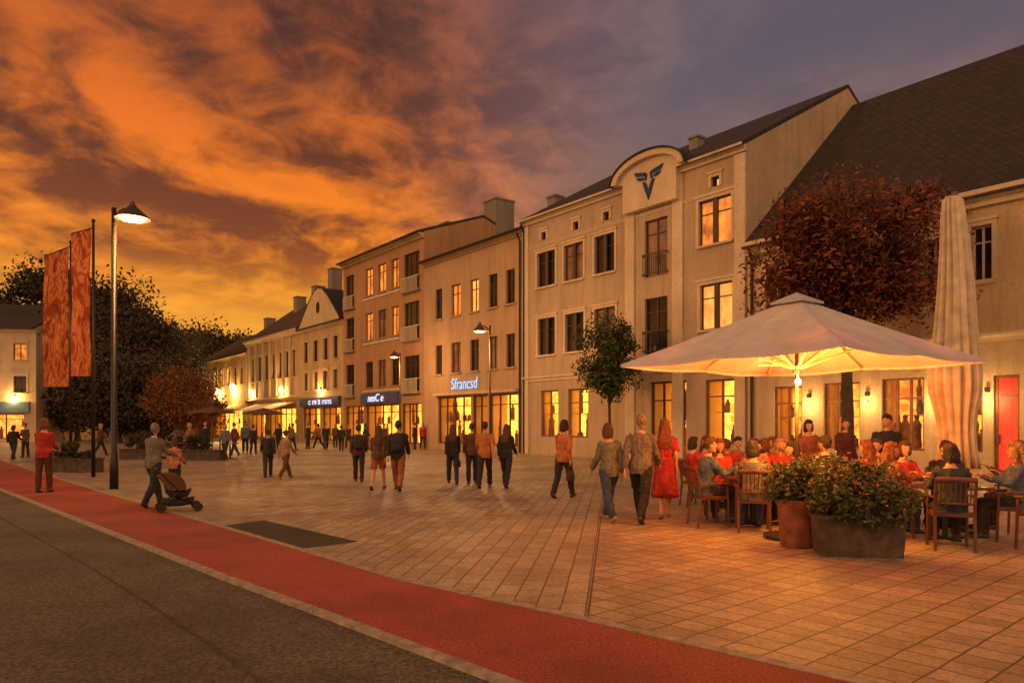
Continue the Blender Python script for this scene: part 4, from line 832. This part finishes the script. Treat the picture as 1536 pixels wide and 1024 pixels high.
for s in (-1,1):
    for y in (.42,-.3):
        bm=BM(); r=bmesh.ops.create_cone(bm,cap_ends=True,segments=20,radius1=.10,radius2=.10,depth=.04,matrix=Matrix.Translation((s*.23,y,.10))@Matrix.Rotation(math.pi/2,4,'Y')); wh=obj('wheel',bm,M_dark,t)
        bm=BM(); bmesh.ops.create_cone(bm,cap_ends=True,segments=16,radius1=.05,radius2=.05,depth=.05,matrix=Matrix.Translation((s*.23,y,.10))@Matrix.Rotation(math.pi/2,4,'Y')); obj('rim',bm,M_dark,wh)
for i,(px,py) in enumerate(((268,688),(330,682),(345,688))):
    table(['dark far table left of the long planter','dark table beside the far brown parasol','dark table left of the distant brown clad person'][i],G(px,py),.3)
# ---------------------------------------------------------------- bake voxel meshes
tx=bpy.data.textures.new('folds','CLOUDS'); tx.noise_scale=.09; tx.noise_depth=2
th=bpy.data.textures.new('locks','CLOUDS'); th.noise_scale=.035; th.noise_depth=2
for o,vx,dp in VOX:
    r=o.modifiers.new('r','REMESH'); r.mode='VOXEL'; r.voxel_size=vx; r.use_smooth_shade=True
    s=o.modifiers.new('s','SMOOTH'); s.factor=.5; s.iterations=3 if vx<.02 else 1
    if dp: d=o.modifiers.new('d','DISPLACE'); d.texture=th if o.name.startswith('hair') else tx; d.strength=dp*1.9; d.mid_level=.42; d.texture_coords='LOCAL'
dg=bpy.context.evaluated_depsgraph_get(); dg.update()
new=[(o,bpy.data.meshes.new_from_object(o.evaluated_get(dg))) for o,_,_ in VOX]
for o,me in new:
    mt=o.data.materials[0]; o.modifiers.clear(); o.data=me
    if not me.materials: me.materials.append(mt)
    for p in me.polygons: p.use_smooth=True
# ---------------------------------------------------------------- world
w=bpy.data.worlds.new('World'); bpy.context.scene.world=w; w.use_nodes=True; nt=w.node_tree; nt.nodes.clear()
out=N(nt,'ShaderNodeOutputWorld'); bg=N(nt,'ShaderNodeBackground'); nt.links.new(bg.outputs[0],out.inputs[0])
tc=N(nt,'ShaderNodeTexCoord').outputs['Generated']; sx=N(nt,'ShaderNodeSeparateXYZ'); nt.links.new(tc,sx.inputs[0]); x,y,z=sx.outputs
zc=math_(nt,'MAXIMUM',z,0.0); den=math_(nt,'ADD',zc,.24)
cb=N(nt,'ShaderNodeCombineXYZ'); nt.links.new(math_(nt,'DIVIDE',x,den),cb.inputs[0]); nt.links.new(math_(nt,'DIVIDE',y,den),cb.inputs[1])
def PM(dx,dy): return mapping(nt,cb.outputs[0],(1.0,1.0,1),(0,0,R(-25)),(7.4+dx,2.9+dy,0))
pv=PM(0,0); pv2=PM(-.06,.13)
n1=noise(nt,pv,2.0,9,.56,.5); n2=noise(nt,pv2,2.0,9,.56,.5); nd=noise(nt,pv,7.0,8,.6,.8); nb_=noise(nt,pv,1.0,3,.5)
rel=math_(nt,'ADD',math_(nt,'MULTIPLY',math_(nt,'SUBTRACT',n2,n1),3.0),.42); rel=math_(nt,'ADD',rel,math_(nt,'MULTIPLY',math_(nt,'SUBTRACT',nd,.5),1.5)); rel=math_(nt,'ADD',rel,math_(nt,'MULTIPLY',math_(nt,'SUBTRACT',nb_,.5),1.1)); rel=sstep(nt,rel,-.05,1.0)
left=ramp(nt,[(0,(.95,.38,.03)),(.14,(1.0,.42,.035)),(.20,(.92,.31,.02)),(.28,(.60,.15,.02)),(.42,(.32,.085,.03)),(.7,(.14,.07,.065))],z)
right=ramp(nt,[(0,(.52,.21,.07)),(.15,(.42,.18,.085)),(.28,(.26,.145,.11)),(.40,(.135,.10,.125)),(.55,(.085,.074,.125)),(.8,(.06,.055,.10))],z)
rf=sstep(nt,x,-.20,.20); base=mixc(nt,rf,left,right)
dark=mixc(nt,rf,ramp(nt,[(0,(.45,.12,.015)),(.20,(.27,.065,.015)),(.30,(.15,.040,.016)),(.45,(.085,.030,.020)),(.7,(.05,.032,.035))],z),(.12,.085,.10))
litc=mixc(nt,rf,ramp(nt,[(0,(1.0,.42,.04)),(.22,(1.0,.27,.015)),(.34,(.84,.18,.014)),(.46,(.52,.11,.02)),(.7,(.25,.08,.05))],z),(.30,.18,.14))
cc=mixc(nt,rel,dark,litc)
dens=math_(nt,'ADD',n1,math_(nt,'MULTIPLY',rf,-.13)); dm=sstep(nt,dens,.22,.46); dm=math_(nt,'MULTIPLY',dm,math_(nt,'SUBTRACT',1.0,math_(nt,'MULTIPLY',rf,.50)))
lowf=sstep(nt,z,.10,.24); dm=math_(nt,'MULTIPLY',dm,math_(nt,'ADD',.25,math_(nt,'MULTIPLY',lowf,.75)))
sky=mixc(nt,dm,base,cc)
back=sstep(nt,math_(nt,'MULTIPLY',y,-1.0),.0,.6); sky=mixc(nt,back,sky,(1.38,.76,.36))  # unseen bright peach glow added behind the camera to light facades and plaza
nk=N(nt,'ShaderNodeTexSky',sky_type='NISHITA',sun_disc=False,sun_elevation=R(4),sun_rotation=R(-62)); 
sky=mixc(nt,.004,sky,nk.outputs[0],'ADD')
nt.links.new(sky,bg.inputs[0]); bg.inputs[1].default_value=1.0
sl=bpy.data.lights.new('sun','SUN'); sl.energy=.9; sl.angle=R(10); sl.color=(1,.48,.18); so=bpy.data.objects.new('sun',sl); C.objects.link(so)
d=V((-.90,-.05,.30)); so.rotation_euler=d.to_track_quat('Z','Y').to_euler()
cam=bpy.data.cameras.new('camera'); co=bpy.data.objects.new('camera',cam); C.objects.link(co); co.location=(0,0,EYE); co.rotation_euler=(math.pi/2,0,0)
cam.sensor_width=36; cam.lens=36*F/1536; cam.shift_y=(HZ-512)/1536; cam.clip_end=3000; cam.clip_start=.05
sc=bpy.context.scene; sc.camera=co; sc.view_settings.view_transform='Standard'; sc.view_settings.look='None'; sc.view_settings.exposure=0
